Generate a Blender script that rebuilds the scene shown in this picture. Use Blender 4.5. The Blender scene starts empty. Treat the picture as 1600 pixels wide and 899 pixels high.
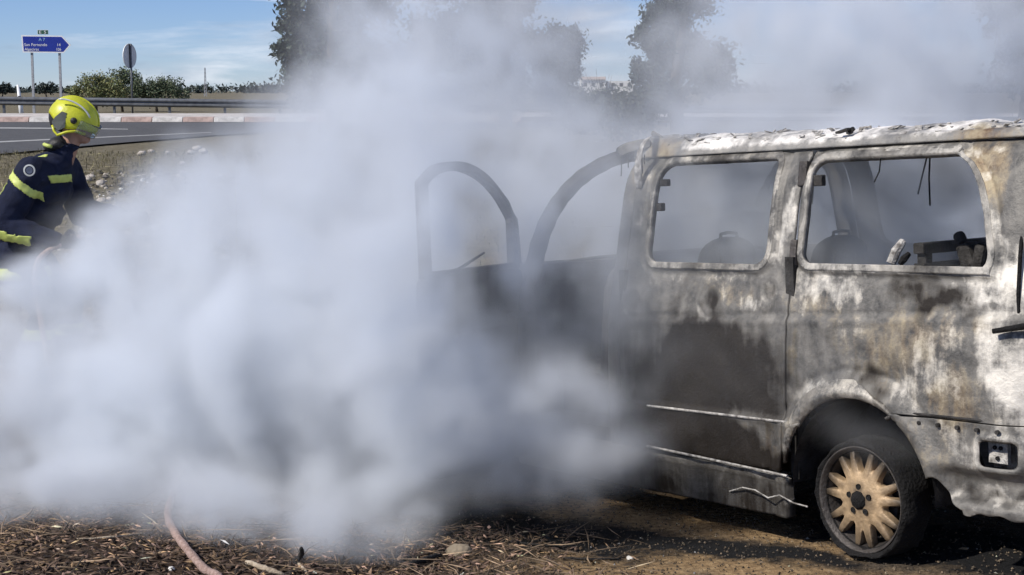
import bpy, bmesh, math, random
import numpy as np
from mathutils import Vector, Matrix, noise as mnoise

random.seed(7); rng = np.random.default_rng(7)
S = bpy.context.scene
COL = S.collection
rad = math.radians

# ------------------------------------------------------------------ camera
FPX = 2500.0; PITCH = rad(7.0); CAM = np.array([0.0, 0.0, 2.0])
cd = bpy.data.cameras.new('camera'); cam = bpy.data.objects.new('camera', cd); COL.objects.link(cam)
cam.location = CAM; cam.rotation_euler = (math.pi/2 - PITCH, 0, 0)
cd.sensor_width = 36.0; cd.lens = 36.0*FPX/1600.0; cd.clip_start = 0.1; cd.clip_end = 9000
S.camera = cam

# ------------------------------------------------------------------ world, sun, exposure
SUN_EL, SUN_AZ = rad(41), rad(-118)       # azimuth from +Y towards +X: the sun stands to the left, a little behind the camera
w = bpy.data.worlds.new('World'); S.world = w; w.use_nodes = True
nt = w.node_tree; nt.nodes.clear()
def N(t, kind, **kw):
    n = t.nodes.new(kind)
    for k, v in kw.items():
        if k.startswith('i_'):
            key = k[2:]
            key = int(key) if key.isdigit() else key.replace('_', ' ')
            n.inputs[key].default_value = v
        else:
            setattr(n, k, v)
    return n
sky = N(nt, 'ShaderNodeTexSky', sky_type='NISHITA', sun_disc=False, sun_elevation=SUN_EL, sun_rotation=SUN_AZ,
        altitude=900, air_density=0.8, dust_density=0.0, ozone_density=5.0)
tc = N(nt, 'ShaderNodeTexCoord')
mp = N(nt, 'ShaderNodeMapping'); mp.inputs['Scale'].default_value = (7, 7, 40); mp.inputs['Location'].default_value = (2.3, 0.4, 0.15)
cn = N(nt, 'ShaderNodeTexNoise', i_Scale=1.0, i_Detail=7.0, i_Roughness=0.58, i_Distortion=0.35)
cr = N(nt, 'ShaderNodeValToRGB'); cr.color_ramp.elements[0].position = 0.47; cr.color_ramp.elements[1].position = 0.68
mp2 = N(nt, 'ShaderNodeMapping'); mp2.inputs['Scale'].default_value = (14, 14, 60)
cn2 = N(nt, 'ShaderNodeTexNoise', i_Scale=1.0, i_Detail=5.0)
cc = N(nt, 'ShaderNodeValToRGB')
cc.color_ramp.elements[0].position = 0.35; cc.color_ramp.elements[0].color = (3.0, 3.8, 5.0, 1)
cc.color_ramp.elements[1].position = 0.6; cc.color_ramp.elements[1].color = (8.6, 8.9, 9.6, 1)
tint = N(nt, 'ShaderNodeMix', data_type='RGBA', blend_type='MULTIPLY'); tint.inputs[0].default_value = 1.0
tint.inputs[7].default_value = (0.74, 0.78, 0.97, 1)
mixc = N(nt, 'ShaderNodeMix', data_type='RGBA')
fac = N(nt, 'ShaderNodeMath', operation='MULTIPLY', i_1=0.8)
bg = N(nt, 'ShaderNodeBackground', i_Strength=0.08); wo = N(nt, 'ShaderNodeOutputWorld')
L = nt.links.new
L(tc.outputs['Generated'], mp.inputs['Vector']); L(mp.outputs[0], cn.inputs['Vector']); L(cn.outputs[0], cr.inputs[0])
L(tc.outputs['Generated'], mp2.inputs['Vector']); L(mp2.outputs[0], cn2.inputs['Vector']); L(cn2.outputs[0], cc.inputs[0])
L(sky.outputs[0], tint.inputs[6]); L(tint.outputs[2], mixc.inputs[6]); L(cc.outputs[0], mixc.inputs[7])
L(cr.outputs[0], fac.inputs[0]); L(fac.outputs[0], mixc.inputs[0])
L(mixc.outputs[2], bg.inputs['Color']); L(bg.outputs[0], wo.inputs['Surface'])

sl = bpy.data.lights.new('sun', 'SUN'); sun = bpy.data.objects.new('sun', sl); COL.objects.link(sun)
sl.energy = 3.6; sl.angle = rad(0.6); sl.color = (1.0, 0.94, 0.85)
sdir = Vector((math.sin(SUN_AZ)*math.cos(SUN_EL), math.cos(SUN_AZ)*math.cos(SUN_EL), math.sin(SUN_EL)))
sun.rotation_euler = sdir.to_track_quat('Z', 'Y').to_euler(); sun.location = (-20, -20, 30)
S.view_settings.view_transform = 'Standard'; S.view_settings.look = 'None'
S.view_settings.exposure = 0.46; S.view_settings.gamma = 1.0; S.view_settings.use_curve_mapping = False
cy = S.cycles
cy.use_denoising = True; cy.max_bounces = 10; cy.diffuse_bounces = 3; cy.glossy_bounces = 3; cy.volume_bounces = 6
cy.transparent_max_bounces = 12; cy.volume_step_rate = 4.0; cy.volume_max_steps = 512
cy.use_adaptive_sampling = True; cy.adaptive_threshold = 0.02

# ------------------------------------------------------------------ helpers
CR = np.array([1., 0, 0]); CF = np.array([0, math.cos(PITCH), -math.sin(PITCH)]); CU = np.array([0, math.sin(PITCH), math.cos(PITCH)])
def at(px, py, d):
    """point of the place that stands at depth d (m) in the direction the photograph shows at px, py"""
    return CAM + d*(CR*(px-800)/FPX + CF + CU*(449.5-py)/FPX)
def on_z(px, py, z):
    r = CR*(px-800)/FPX + CF + CU*(449.5-py)/FPX
    return CAM + r*((z-CAM[2])/r[2])
def tag(o, label=None, cat=None, group=None, kind=None):
    for k, v in (('label', label), ('category', cat), ('group', group), ('kind', kind)):
        if v: o[k] = v
    return o
def empty(name, loc=(0, 0, 0)):
    o = bpy.data.objects.new(name, None); o.location = loc; COL.objects.link(o); return o
def link(name, me, mat=None, parent=None):
    o = bpy.data.objects.new(name, me); COL.objects.link(o)
    if mat is not None and not me.materials: me.materials.append(mat)
    if parent is not None: o.parent = parent
    return o
def mesh(name, v, f, smooth=False):
    me = bpy.data.meshes.new(name); me.from_pydata([tuple(map(float, p)) for p in v], [], [tuple(map(int, q)) for q in f]); me.update()
    if smooth: me.shade_smooth()
    return me
class MB:
    """collects shapes for ONE mesh object"""
    def __init__(s): s.v = []; s.f = []
    def add(s, v, f):
        b = len(s.v); s.v += [tuple(p) for p in v]; s.f += [tuple(i+b for i in q) for q in f]; return s
    def box(s, c, size, rot=None):
        hx, hy, hz = [k/2 for k in size]
        v = [Vector((x*hx, y*hy, z*hz)) for x in (-1, 1) for y in (-1, 1) for z in (-1, 1)]
        if rot is not None: v = [rot @ p for p in v]
        c = Vector(c)
        return s.add([p+c for p in v], [(0,1,3,2),(4,6,7,5),(0,4,5,1),(2,3,7,6),(0,2,6,4),(1,5,7,3)])
    def tube(s, pts, r, n=8, cap=True, sq=1.0):
        pts = [Vector(p) for p in pts]; m = len(pts)
        rs = [r]*m if not hasattr(r, '__len__') else r
        vs = []; up = None
        for i, p in enumerate(pts):
            t = (pts[min(i+1, m-1)] - pts[max(i-1, 0)]).normalized()
            if up is None: up = Vector((0, 0, 1)) if abs(t.z) < .9 else Vector((1, 0, 0))
            a = t.cross(up).normalized(); b = a.cross(t).normalized(); up = b
            for k in range(n):
                th = 2*math.pi*k/n
                vs.append(p + a*math.cos(th)*rs[i] + b*math.sin(th)*rs[i]*sq)
        fs = [(i*n+k, i*n+(k+1) % n, (i+1)*n+(k+1) % n, (i+1)*n+k) for i in range(m-1) for k in range(n)]
        if cap: fs += [tuple(range(n))[::-1], tuple(range((m-1)*n, m*n))]
        return s.add(vs, fs)
    def lathe(s, prof, n=32, axis='Y', c=(0, 0, 0), closed=False):
        vs = []
        for (r, h) in prof:
            for k in range(n):
                th = 2*math.pi*k/n; a, b = r*math.cos(th), r*math.sin(th)
                q = {'Y': (a, h, b), 'Z': (a, b, h), 'X': (h, a, b)}[axis]
                vs.append((q[0]+c[0], q[1]+c[1], q[2]+c[2]))
        m = len(prof); rng_ = range(m if closed else m-1)
        return s.add(vs, [(i*n+k, i*n+(k+1) % n, ((i+1) % m)*n+(k+1) % n, ((i+1) % m)*n+k) for i in rng_ for k in range(n)])
    def build(s, name, mat=None, parent=None, smooth=False, bevel=0, recalc=True):
        me = mesh(name, s.v, s.f)
        if recalc or bevel:
            bm = bmesh.new(); bm.from_mesh(me)
            bmesh.ops.recalc_face_normals(bm, faces=bm.faces)
            if bevel: bmesh.ops.bevel(bm, geom=[e for e in bm.edges], offset=bevel, segments=2, affect='EDGES', profile=.5)
            bm.to_mesh(me); bm.free()
        if smooth: me.shade_smooth()
        return link(name, me, mat, parent)
def copy_tree(o, parent=None):
    c = o.copy(); COL.objects.link(c); c.parent = parent
    for ch in list(o.children): copy_tree(ch, c)
    return c
def sstep(a, b, x):
    t = np.clip((x-a)/(b-a), 0, 1); return t*t*(3-2*t)
_G = rng.random((64, 64, 64)).astype(np.float32)
def vnoise(p, scale=1.0, octv=3, seed=0):
    """value noise for numpy arrays of points (n,3) -> about -1..1"""
    p = np.asarray(p, float)*scale + 17.31*seed + 100; out = np.zeros(len(p)); amp = 1.0; tot = 0
    for o in range(octv):
        i = np.floor(p).astype(int); f = p-i; f = f*f*(3-2*f); i &= 63; j = (i+1) & 63
        def g(a, b, c): return _G[a, b, c]
        x0, y0, z0 = i.T; x1, y1, z1 = j.T; fx, fy, fz = f.T
        c = ((g(x0,y0,z0)*(1-fx)+g(x1,y0,z0)*fx)*(1-fy) + (g(x0,y1,z0)*(1-fx)+g(x1,y1,z0)*fx)*fy)*(1-fz) + \
            ((g(x0,y0,z1)*(1-fx)+g(x1,y0,z1)*fx)*(1-fy) + (g(x0,y1,z1)*(1-fx)+g(x1,y1,z1)*fx)*fy)*fz
        out += amp*(c*2-1); tot += amp; amp *= .5; p = p*2.03+5.7
    return out/tot

# ------------------------------------------------------------------ materials
def mat(name, col, rough=0.7, metal=0.0, var=0.25, scale=8.0, bump=0.0, bscale=60.0, col2=None, spec=0.5, emit=None):
    """procedural material: noise mixes col with a darker / second colour, optional bump"""
    m = bpy.data.materials.new(name); m.use_nodes = True; t = m.node_tree
    b = t.nodes['Principled BSDF']; b.inputs['Roughness'].default_value = rough; b.inputs['Metallic'].default_value = metal
    b.inputs['Specular IOR Level'].default_value = spec
    tc = N(t, 'ShaderNodeTexCoord'); n = N(t, 'ShaderNodeTexNoise', i_Scale=scale, i_Detail=6.0, i_Roughness=.6)
    t.links.new(tc.outputs['Object'], n.inputs['Vector'])
    r = N(t, 'ShaderNodeValToRGB'); c2 = col2 or tuple(c*(1-var) for c in col)
    r.color_ramp.elements[0].position = .36; r.color_ramp.elements[0].color = (*c2, 1)
    r.color_ramp.elements[1].position = .64; r.color_ramp.elements[1].color = (*col, 1)
    t.links.new(n.outputs[0], r.inputs[0]); t.links.new(r.outputs[0], b.inputs['Base Color'])
    if bump:
        n2 = N(t, 'ShaderNodeTexNoise', i_Scale=bscale, i_Detail=4.0); bp = N(t, 'ShaderNodeBump', i_Strength=bump, i_Distance=.02)
        t.links.new(tc.outputs['Object'], n2.inputs['Vector']); t.links.new(n2.outputs[0], bp.inputs['Height']); t.links.new(bp.outputs[0], b.inputs['Normal'])
    return m
def vcol_mat(name, rough=.8, attr='tone', bump=0, bscale=80, var=.25, nscale=30, metal=0.0, spec=.4):
    """colour from a per-piece attribute (every piece its own tone), broken up by noise"""
    m = bpy.data.materials.new(name); m.use_nodes = True; t = m.node_tree; b = t.nodes['Principled BSDF']
    b.inputs['Roughness'].default_value = rough; b.inputs['Metallic'].default_value = metal; b.inputs['Specular IOR Level'].default_value = spec
    a = N(t, 'ShaderNodeAttribute', attribute_name=attr); tc = N(t, 'ShaderNodeTexCoord')
    n = N(t, 'ShaderNodeTexNoise', i_Scale=nscale, i_Detail=5.0); mr = N(t, 'ShaderNodeMapRange', i_1=.3, i_2=.7, i_3=1-var, i_4=1+var)
    mx = N(t, 'ShaderNodeMix', data_type='RGBA', blend_type='MULTIPLY'); mx.inputs[0].default_value = 1
    t.links.new(tc.outputs['Object'], n.inputs['Vector']); t.links.new(n.outputs[0], mr.inputs[0])
    t.links.new(a.outputs['Color'], mx.inputs[6]); t.links.new(mr.outputs[0], mx.inputs[7]); t.links.new(mx.outputs[2], b.inputs['Base Color'])
    if bump:
        n2 = N(t, 'ShaderNodeTexNoise', i_Scale=bscale, i_Detail=4.0); bp = N(t, 'ShaderNodeBump', i_Strength=bump, i_Distance=.02)
        t.links.new(tc.outputs['Object'], n2.inputs['Vector']); t.links.new(n2.outputs[0], bp.inputs['Height']); t.links.new(bp.outputs[0], b.inputs['Normal'])
    return m
def set_tone(me, cols, attr='tone'):
    """cols (nverts,3) linear"""
    a = me.color_attributes.new(attr, 'FLOAT_COLOR', 'POINT')
    c = np.ones((len(me.vertices), 4), np.float32); c[:, :3] = cols
    a.data.foreach_set('color', c.ravel())

# ------------------------------------------------------------------ the van's place (used by the ground too)
VF = np.array([-0.58405828, 0.80868473, -0.07003523]); VN_ = np.array([-0.81067532, -0.58549596, 0.0])
VU_ = np.cross(VF, VN_); VO = np.array([1.43624769, 6.74036425, 0.24120675])   # rear axle, on the left skin
def van_pt(u, v, wi): return VO + VF*u + VU_*v - VN_*wi

# ------------------------------------------------------------------ ground
def terrain(x, y):
    x = np.asarray(x, float); y = np.asarray(y, float)
    z = sstep(7.0, 24.0, y)**.85*1.0
    z = np.where(y > 24, 1.0, z)
    z = z + .16*np.exp(-((x+3.2)**2/3.0+(y-10)**2/3.0))
    z = z + .10*np.exp(-((x+1.9)**2/1.2+(y-6.5)**2/.5))
    # flat pad where the van stands, tipping down towards its nose
    du = (x-VO[0])*VF[0] + (y-VO[1])*VF[1]; dw = (x-VO[0])*VN_[0] + (y-VO[1])*VN_[1]
    zv = -0.035 - .07*np.clip(du, -1.5, 4.2)
    inside = np.maximum(np.maximum(-1.6-du, du-4.0), np.maximum(dw-.5, -2.3-dw))
    k = 1-sstep(0, 1.5, inside)
    return z*(1-k) + zv*k
def axis_coords(dense0, dense1, step, far0, far1):
    mid = list(np.arange(dense0, dense1+1e-6, step)); a = []; s = step; p = dense1
    while p < far1: s *= 1.16; p += s; a.append(p)
    b = []; s = step; p = dense0
    while p > far0: s *= 1.16; p -= s; b.append(p)
    return np.array(b[::-1]+mid+a)
gx = axis_coords(-4.5, 4.5, .06, -4000, 4000); gy = axis_coords(5.6, 13.5, .06, -60, 6000)
GX, GY = np.meshgrid(gx, gy); gp = np.stack([GX.ravel(), GY.ravel(), np.zeros(GX.size)], 1)
gz = terrain(gp[:, 0], gp[:, 1])
nearw = np.clip(1-(gp[:, 1]-14)/10, 0, 1)*(gp[:, 1] < 24)
gz = gz + nearw*(.028*vnoise(gp, 1.3, 3, 1) + .012*vnoise(gp, 6, 2, 2))
gz = np.where(gp[:, 1] > 24.5, 1.0-.03, gz)
gp[:, 2] = gz
nxg = len(gx); ii = np.arange(len(gy)-1)[:, None]*nxg + np.arange(nxg-1)[None]
fq = np.stack([ii, ii+1, ii+1+nxg, ii+nxg], -1).reshape(-1, 4)
gme = bpy.data.meshes.new('ground'); gme.vertices.add(len(gp)); gme.vertices.foreach_set('co', gp.astype(np.float32).ravel())
gme.loops.add(fq.size); gme.polygons.add(len(fq)); gme.loops.foreach_set('vertex_index', fq.astype(np.int32).ravel())
gme.polygons.foreach_set('loop_start', np.arange(0, fq.size, 4, dtype=np.int32)); gme.update(); gme.validate(); gme.shade_smooth()
def ground_z(x, y):
    q = np.array([[x, y, 0.0]]); n = float(np.clip(1-(y-14)/10, 0, 1)) if y < 24 else 0
    return float(terrain(x, y)) + n*float(.028*vnoise(q, 1.3, 3, 1)[0] + .012*vnoise(q, 6, 2, 2)[0])
# masks: soot by the van with smoke and van shadow painted in, straw litter bottom left, grass far
def blob2(px, py, cx, cy_, rx, ry, rot=0):
    c, s = math.cos(rot), math.sin(rot); X = px-cx; Y = py-cy_
    return np.clip(1.3-np.hypot((X*c+Y*s)/rx, (-X*s+Y*c)/ry), 0, 1)
soot = np.zeros(len(gp)); va = math.atan2(VF[1], VF[0])
def soot_shade_at(px_, py_, ru, rw, a=1.0):
    global soot
    q = on_z(px_, py_, -.05); soot = np.maximum(soot, a*blob2(gp[:, 0], gp[:, 1], q[0], q[1], ru, rw, va))
for (a_, b_, ru, rw, am) in ((1120, 848, .55, .18, 1), (1250, 868, .5, .14, 1), (1000, 822, .5, .2, .9), (880, 812, .9, .35, .8), (1500, 868, 1.2, .45, 1),
                             (760, 800, .9, .5, .9), (560, 858, .6, .3, 1), (620, 880, .5, .12, .8)):
    soot_shade_at(a_, b_, ru, rw, am)
litter = sstep(.35, -.5, gp[:, 0]+.35*vnoise(gp, 2, 2, 5))*sstep(8.2, 7.2, gp[:, 1])
grass = sstep(11, 16, gp[:, 1]+2*vnoise(gp, .7, 2, 9))
sunlit_sand = np.zeros(len(gp))  # sand, lightened where sun falls between smoke shadows: sunlight painted in
for (a_, b_, ru, rw) in ((1150, 795, .75, .30), (1000, 775, .7, .2), (1230, 820, .3, .2), (1180, 890, .8, .2), (960, 885, .7, .2)):
    q = on_z(a_, b_, -.05); sunlit_sand = np.maximum(sunlit_sand, blob2(gp[:, 0], gp[:, 1], q[0], q[1], ru, rw, va))
set_tone(gme, np.stack([soot, litter, grass], 1), 'cover'); set_tone(gme, np.stack([sunlit_sand]*3, 1), 'sunlit_sand')
gm = bpy.data.materials.new('ground_soil'); gm.use_nodes = True; t = gm.node_tree; b = t.nodes['Principled BSDF']; b.inputs['Roughness'].default_value = .95
b.inputs['Specular IOR Level'].default_value = .2
tcg = N(t, 'ShaderNodeTexCoord'); n1 = N(t, 'ShaderNodeTexNoise', i_Scale=1.6, i_Detail=8.0, i_Roughness=.65); n2 = N(t, 'ShaderNodeTexNoise', i_Scale=26.0, i_Detail=6.0, i_Roughness=.7)
n3 = N(t, 'ShaderNodeTexNoise', i_Scale=7.0, i_Detail=6.0, i_Roughness=.7)
for q in (n1, n2, n3): t.links.new(tcg.outputs['Object'], q.inputs['Vector'])
def ramp(t, stops):
    r = N(t, 'ShaderNodeValToRGB'); e = r.color_ramp.elements
    while len(e) < len(stops): e.new(.5)
    for k, (p, c) in enumerate(stops): e[k].position = p; e[k].color = (*c, 1)
    return r
def mixrgb(t, fac, a, b_, mode='MIX'):
    m = N(t, 'ShaderNodeMix', data_type='RGBA', blend_type=mode)
    for s_, v in ((0, fac), (6, a), (7, b_)):
        if hasattr(v, 'is_linked') or hasattr(v, 'links'): t.links.new(v, m.inputs[s_])
        elif s_ == 0: m.inputs[0].default_value = v
        else: m.inputs[s_].default_value = (*v, 1)
    return m.outputs[2]
def math_(t, op, a, b_=None, c=None, clamp=False):
    m = N(t, 'ShaderNodeMath', operation=op, use_clamp=clamp)
    for k, v in enumerate((a, b_, c)):
        if v is None: continue
        if hasattr(v, 'links'): t.links.new(v, m.inputs[k])
        else: m.inputs[k].default_value = v
    return m.outputs[0]
sand = ramp(t, [(.28, (.10, .066, .036)), (.5, (.27, .18, .095)), (.72, (.46, .33, .18))])
t.links.new(n2.outputs[0], sand.inputs[0])
dirt = ramp(t, [(.3, (.045, .036, .028)), (.55, (.13, .10, .07)), (.75, (.25, .20, .14))]); t.links.new(n2.outputs[0], dirt.inputs[0])
f1 = ramp(t, [(.42, (0, 0, 0)), (.6, (1, 1, 1))]); t.links.new(n1.outputs[0], f1.inputs[0])
sa = N(t, 'ShaderNodeAttribute', attribute_name='sunlit_sand'); base = mixrgb(t, math_(t, 'MULTIPLY_ADD', sa.outputs['Fac'], 1.6, math_(t, 'MULTIPLY', f1.outputs[0], .8), clamp=True), dirt.outputs[0], sand.outputs[0])
att = N(t, 'ShaderNodeAttribute', attribute_name='cover'); sp = N(t, 'ShaderNodeSeparateColor'); t.links.new(att.outputs['Color'], sp.inputs[0])
gr = ramp(t, [(.3, (.06, .054, .036)), (.5, (.15, .13, .085)), (.7, (.28, .245, .175))]); t.links.new(n3.outputs[0], gr.inputs[0])
base = mixrgb(t, sp.outputs[2], base, gr.outputs[0])
lit_ = ramp(t, [(.35, (.02, .015, .012)), (.6, (.07, .045, .03))]); t.links.new(n2.outputs[0], lit_.inputs[0])
base = mixrgb(t, sp.outputs[1], base, lit_.outputs[0])
sf = math_(t, 'MULTIPLY_ADD', n3.outputs[0], 1.2, -.6); sf = math_(t, 'ADD', sf, sp.outputs[0]); sf = math_(t, 'MULTIPLY_ADD', sf, 2.6, -.7, clamp=True)
base = mixrgb(t, sf, base, (.011, .011, .012)); t.links.new(base, b.inputs['Base Color'])
bp = N(t, 'ShaderNodeBump', i_Strength=.8, i_Distance=.03); t.links.new(n2.outputs[0], bp.inputs['Height']); t.links.new(bp.outputs[0], b.inputs['Normal'])
tag(link('ground', gme, gm), kind='structure')

# ------------------------------------------------------------------ burnt van
def burnt(name, grey=(.05, .27), ashcol=(.78, .74, .67), metal=.30):
    """fire-stripped sheet steel: bare grey, white ash, tan/rust and soot, laid by the 'burn' attribute and broken by noise"""
    m = bpy.data.materials.new(name); m.use_nodes = True; t = m.node_tree; b = t.nodes['Principled BSDF']
    tc = N(t, 'ShaderNodeTexCoord'); lk = t.links.new
    def nz(scale, detail=6, rough=.62, sc=None, dist=0):
        n = N(t, 'ShaderNodeTexNoise', i_Scale=scale, i_Detail=detail, i_Roughness=rough, i_Distortion=dist)
        if sc:
            mp = N(t, 'ShaderNodeMapping'); mp.inputs['Scale'].default_value = sc; lk(tc.outputs['Object'], mp.inputs[0]); lk(mp.outputs[0], n.inputs['Vector'])
        else: lk(tc.outputs['Object'], n.inputs['Vector'])
        return n.outputs[0]
    big, mid, fine = nz(2.6, dist=.6), nz(9, 8, .68), nz(55, 6, .7); streak = nz(1.0, 6, .6, (26, 26, 2.2))
    at_ = N(t, 'ShaderNodeAttribute', attribute_name='burn'); sp = N(t, 'ShaderNodeSeparateColor'); lk(at_.outputs['Color'], sp.inputs[0])
    g = ramp(t, [(.3, (grey[0],)*3), (.7, (grey[1], grey[1]*.95, grey[1]*.87))]); lk(mid, g.inputs[0])
    col = g.outputs[0]
    def facm(mask, a, an, b_, bn, c, cn_, gain, off):
        s_ = math_(t, 'MULTIPLY_ADD', a, an, -an*.5); q = math_(t, 'MULTIPLY_ADD', b_, bn, -bn*.5); r = math_(t, 'MULTIPLY_ADD', c, cn_, -cn_*.5)
        z = math_(t, 'ADD', math_(t, 'ADD', s_, q), math_(t, 'ADD', r, mask)); return math_(t, 'MULTIPLY_ADD', z, gain, -off*gain, clamp=True)
    tan = ramp(t, [(.35, (.14, .085, .045)), (.6, (.36, .305, .21))]); lk(mid, tan.inputs[0])
    col = mixrgb(t, facm(sp.outputs[2], mid, 1.6, streak, .9, fine, .5, 1.8, .42), col, tan.outputs[0])
    ash = ramp(t, [(.32, tuple(c*.72 for c in ashcol)), (.62, ashcol)]); lk(mid, ash.inputs[0])
    col = mixrgb(t, facm(sp.outputs[1], mid, 1.3, streak, .9, fine, .45, 1.7, .42), col, ash.outputs[0])
    col = mixrgb(t, facm(sp.outputs[0], big, 1.5, mid, 1.0, streak, .8, 1.5, .36), col, (.020, .016, .013))
    spk = ramp(t, [(.60, (0, 0, 0)), (.68, (1, 1, 1))]); lk(fine, spk.inputs[0])
    col = mixrgb(t, math_(t, 'MULTIPLY', spk.outputs[0], .3), col, (.05, .045, .042))
    lk(col, b.inputs['Base Color'])
    rr = ramp(t, [(.3, (.36,)*3), (.7, (.72,)*3)]); lk(mid, rr.inputs[0]); lk(rr.outputs[0], b.inputs['Roughness'])
    b.inputs['Metallic'].default_value = metal; b.inputs['Specular IOR Level'].default_value = .35
    hs = math_(t, 'ADD', math_(t, 'MULTIPLY', fine, .5), mid); bp = N(t, 'ShaderNodeBump', i_Strength=.6, i_Distance=.010); lk(hs, bp.inputs['Height']); lk(bp.outputs[0], b.inputs['Normal'])
    return m
BURNT = burnt('burnt_steel'); SOOTY = mat('sooty_metal', (.055, .052, .05), .75, .3, .6, 14, .4, 90, spec=.3)
ASHY = mat('ash_coated_metal', (.55, .53, .50), .8, .1, .5, 30, .5, 120, col2=(.13, .12, .11))
CHAR = mat('charred_rubber', (.014, .0135, .014), .9, 0, .5, 18, .7, 70, spec=.25)
ALLOY = vcol_mat('scorched_shaded_alloy', .55, bump=.25, bscale=60, var=.3, nscale=25, metal=.25)
DARKAL = mat('blackened_alloy', (.09, .08, .075), .6, .5, .5, 12, .3, 70)

_pv = [-.6, -.1, .1, .5, .72, .8, 1.37, 1.47, 1.60]; _pw = [.04, .02, 0, 0, .01, .03, .15, .19, .33]
def prof(v):
    v = np.asarray(v, float); return sum(np.interp(v+d, _pv, _pw) for d in (-.05, -.025, 0, .025, .05))/5
def van_uv(px, py, w_=None):
    """u, v on the left skin for a direction seen in the photograph"""
    r = CR*(px-800)/FPX + CF + CU*(449.5-py)/FPX; ww = 0.0 if w_ is None else w_
    for _ in range(25):
        o = VO - VN_*ww; p = CAM + r*(((o-CAM) @ VN_)/(r @ VN_)) - o; u, v = p @ VF, p @ VU_
        if w_ is None: ww = .5*ww + .5*float(prof(v))
    return u, v
ZB = .27
van = empty('burnt_van'); tag(van, 'burnt-out grey and white van with open windows, sooty sides and one alloy wheel', 'van')
Mv = Matrix.Identity(4)
for r_ in range(3):
    Mv[r_][0] = VF[r_]; Mv[r_][1] = VN_[r_]; Mv[r_][2] = VU_[r_]; Mv[r_][3] = VO[r_] - VU_[r_]*ZB
van.matrix_world = Mv

def rbox(u, v, u0, u1, v0, v1, r, sl=0.0, vm=None):
    """rounded box distance; sl shears the box along u with height"""
    uu = u - sl*(v-(vm if vm is not None else (v0+v1)/2)); cx, cy_ = (u0+u1)/2, (v0+v1)/2
    qx = np.abs(uu-cx)-(u1-u0)/2+r; qy = np.abs(v-cy_)-(v1-v0)/2+r
    return np.hypot(np.maximum(qx, 0), np.maximum(qy, 0)) + np.minimum(np.maximum(qx, qy), 0) - r
WIN1 = lambda u, v: rbox(u, v, .505, 1.335, 1.01, 1.505, .07, .01)
def WIN2(u, v):
    a = rbox(u, v, -.95, .29, 1.02, 1.485, .06, .02)                                  # rear edge leans and rounds off at the top
    lim = sum(np.interp(v+d, [1.0, 1.06, 1.25, 1.35, 1.42, 1.46, 1.485], [-.70, -.725, -.675, -.635, -.585, -.535, -.46]) for d in (-.02, 0, .02))/3
    return np.maximum(a, (lim-u)*.92)
ARCH = lambda u, v: np.hypot(u+.075, np.maximum(v-.05, 0))-.41 if False else np.where(v > .05, np.hypot(u+.075, v-.05), np.abs(u+.075)+.05*(v-.05))-.41
FARCH = lambda u, v: np.where(v > .05, np.hypot(u-3.08, v-.05), np.abs(u-3.08))-.41
def blobs(u, v, L_):
    o = np.zeros(np.shape(u)); pw = np.stack([u, 0*u, v], 1); k0 = len(L_)
    u = u + .16*vnoise(pw, 4.5, 3, 70+k0) + .05*vnoise(pw, 16, 2, 71+k0); v = v + .13*vnoise(pw*np.array([1.6, 1, .8]), 4.5, 3, 72+k0) + .04*vnoise(pw, 16, 2, 73+k0)
    for (px, py, rx, ry, a) in L_:
        cu, cv = van_uv(px, py); k = a*np.clip(1.25-np.hypot((u-cu)/rx, (v-cv)/ry), 0, 1); o = np.maximum(o, k)
    return o
SOOT_B = [(1110, 575, .52, .26, 2.0), (1060, 660, .5, .3, 1.9), (1150, 700, .60, .16, 1.6), (1290, 530, .25, .08, .6), (1180, 600, .3, .25, 1.3), (1200, 720, .3, .12, 1.0), (1210, 640, .2, .2, .8), (1310, 430, .1, .03, .5), (1010, 600, .3, .4, 1), (1130, 690, .8, .16, .95), (1180, 700, .2, .2, .6), (1060, 460, .10, .2, .75), (985, 470, .12, .25, .6), (1455, 462, .30, .055, .95), (1395, 470, .1, .06, .7),
          (1200, 560, .25, .2, .7), (1350, 590, .12, .08, .6), (1385, 600, .07, .09, .9), (1110, 470, .06, .06, .6), (1208, 455, .04, .05, .7), (1590, 480, .05, .05, .6), (1540, 770, .25, .07, .8), (1580, 545, .07, .06, .5), (1190, 300, .05, .4, .35), (1560, 330, .1, .1, .45)]
ASH_B = [(1595, 420, .14, .2, 1.4), (1575, 600, .18, .26, 1.4), (1560, 440, .2, .1, 1.0), (1410, 610, .12, .1, .7), (1590, 430, .12, .14, 1.1), (1570, 590, .14, .22, 1.1), (1525, 482, .25, .05, 1.0), (1290, 460, .28, .12, .8), (1450, 570, .18, .2, .62), (1290, 615, .24, .06, .75), (1180, 480, .25, .05, .6), (1140, 440, .3, .06, .45),
         (1245, 330, .07, .5, .72), (1010, 330, .09, .5, .42), (1540, 330, .07, .3, .7), (1400, 235, .9, .06, .7), (1130, 240, .5, .05, .6), (1530, 775, .2, .06, .75), (1500, 690, .4, .12, .6), (1400, 425, .7, .03, .8), (1100, 425, .5, .025, .55), (1330, 520, .25, .1, .35), (1245, 700, .04, .2, .6), (1480, 530, .3, .12, .45)]
RUST_B = [(1420, 540, .4, .22, .7), (1300, 470, .35, .2, .6), (1150, 455, .4, .1, .55), (1200, 690, .25, .18, .7), (1430, 700, .3, .2, .55), (1490, 620, .2, .2, .75), (1530, 510, .1, .1, .8), (1430, 590, .2, .2, .5), (1190, 690, .15, .12, .75), (1240, 560, .05, .2, .6), (1150, 620, .15, .1, .4), (1000, 260, .08, .2, .8), (1550, 260, .15, .15, 1.1), (1260, 690, .04, .1, .5), (1450, 690, .12, .12, .5), (1300, 460, .25, .1, .45)]
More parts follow.
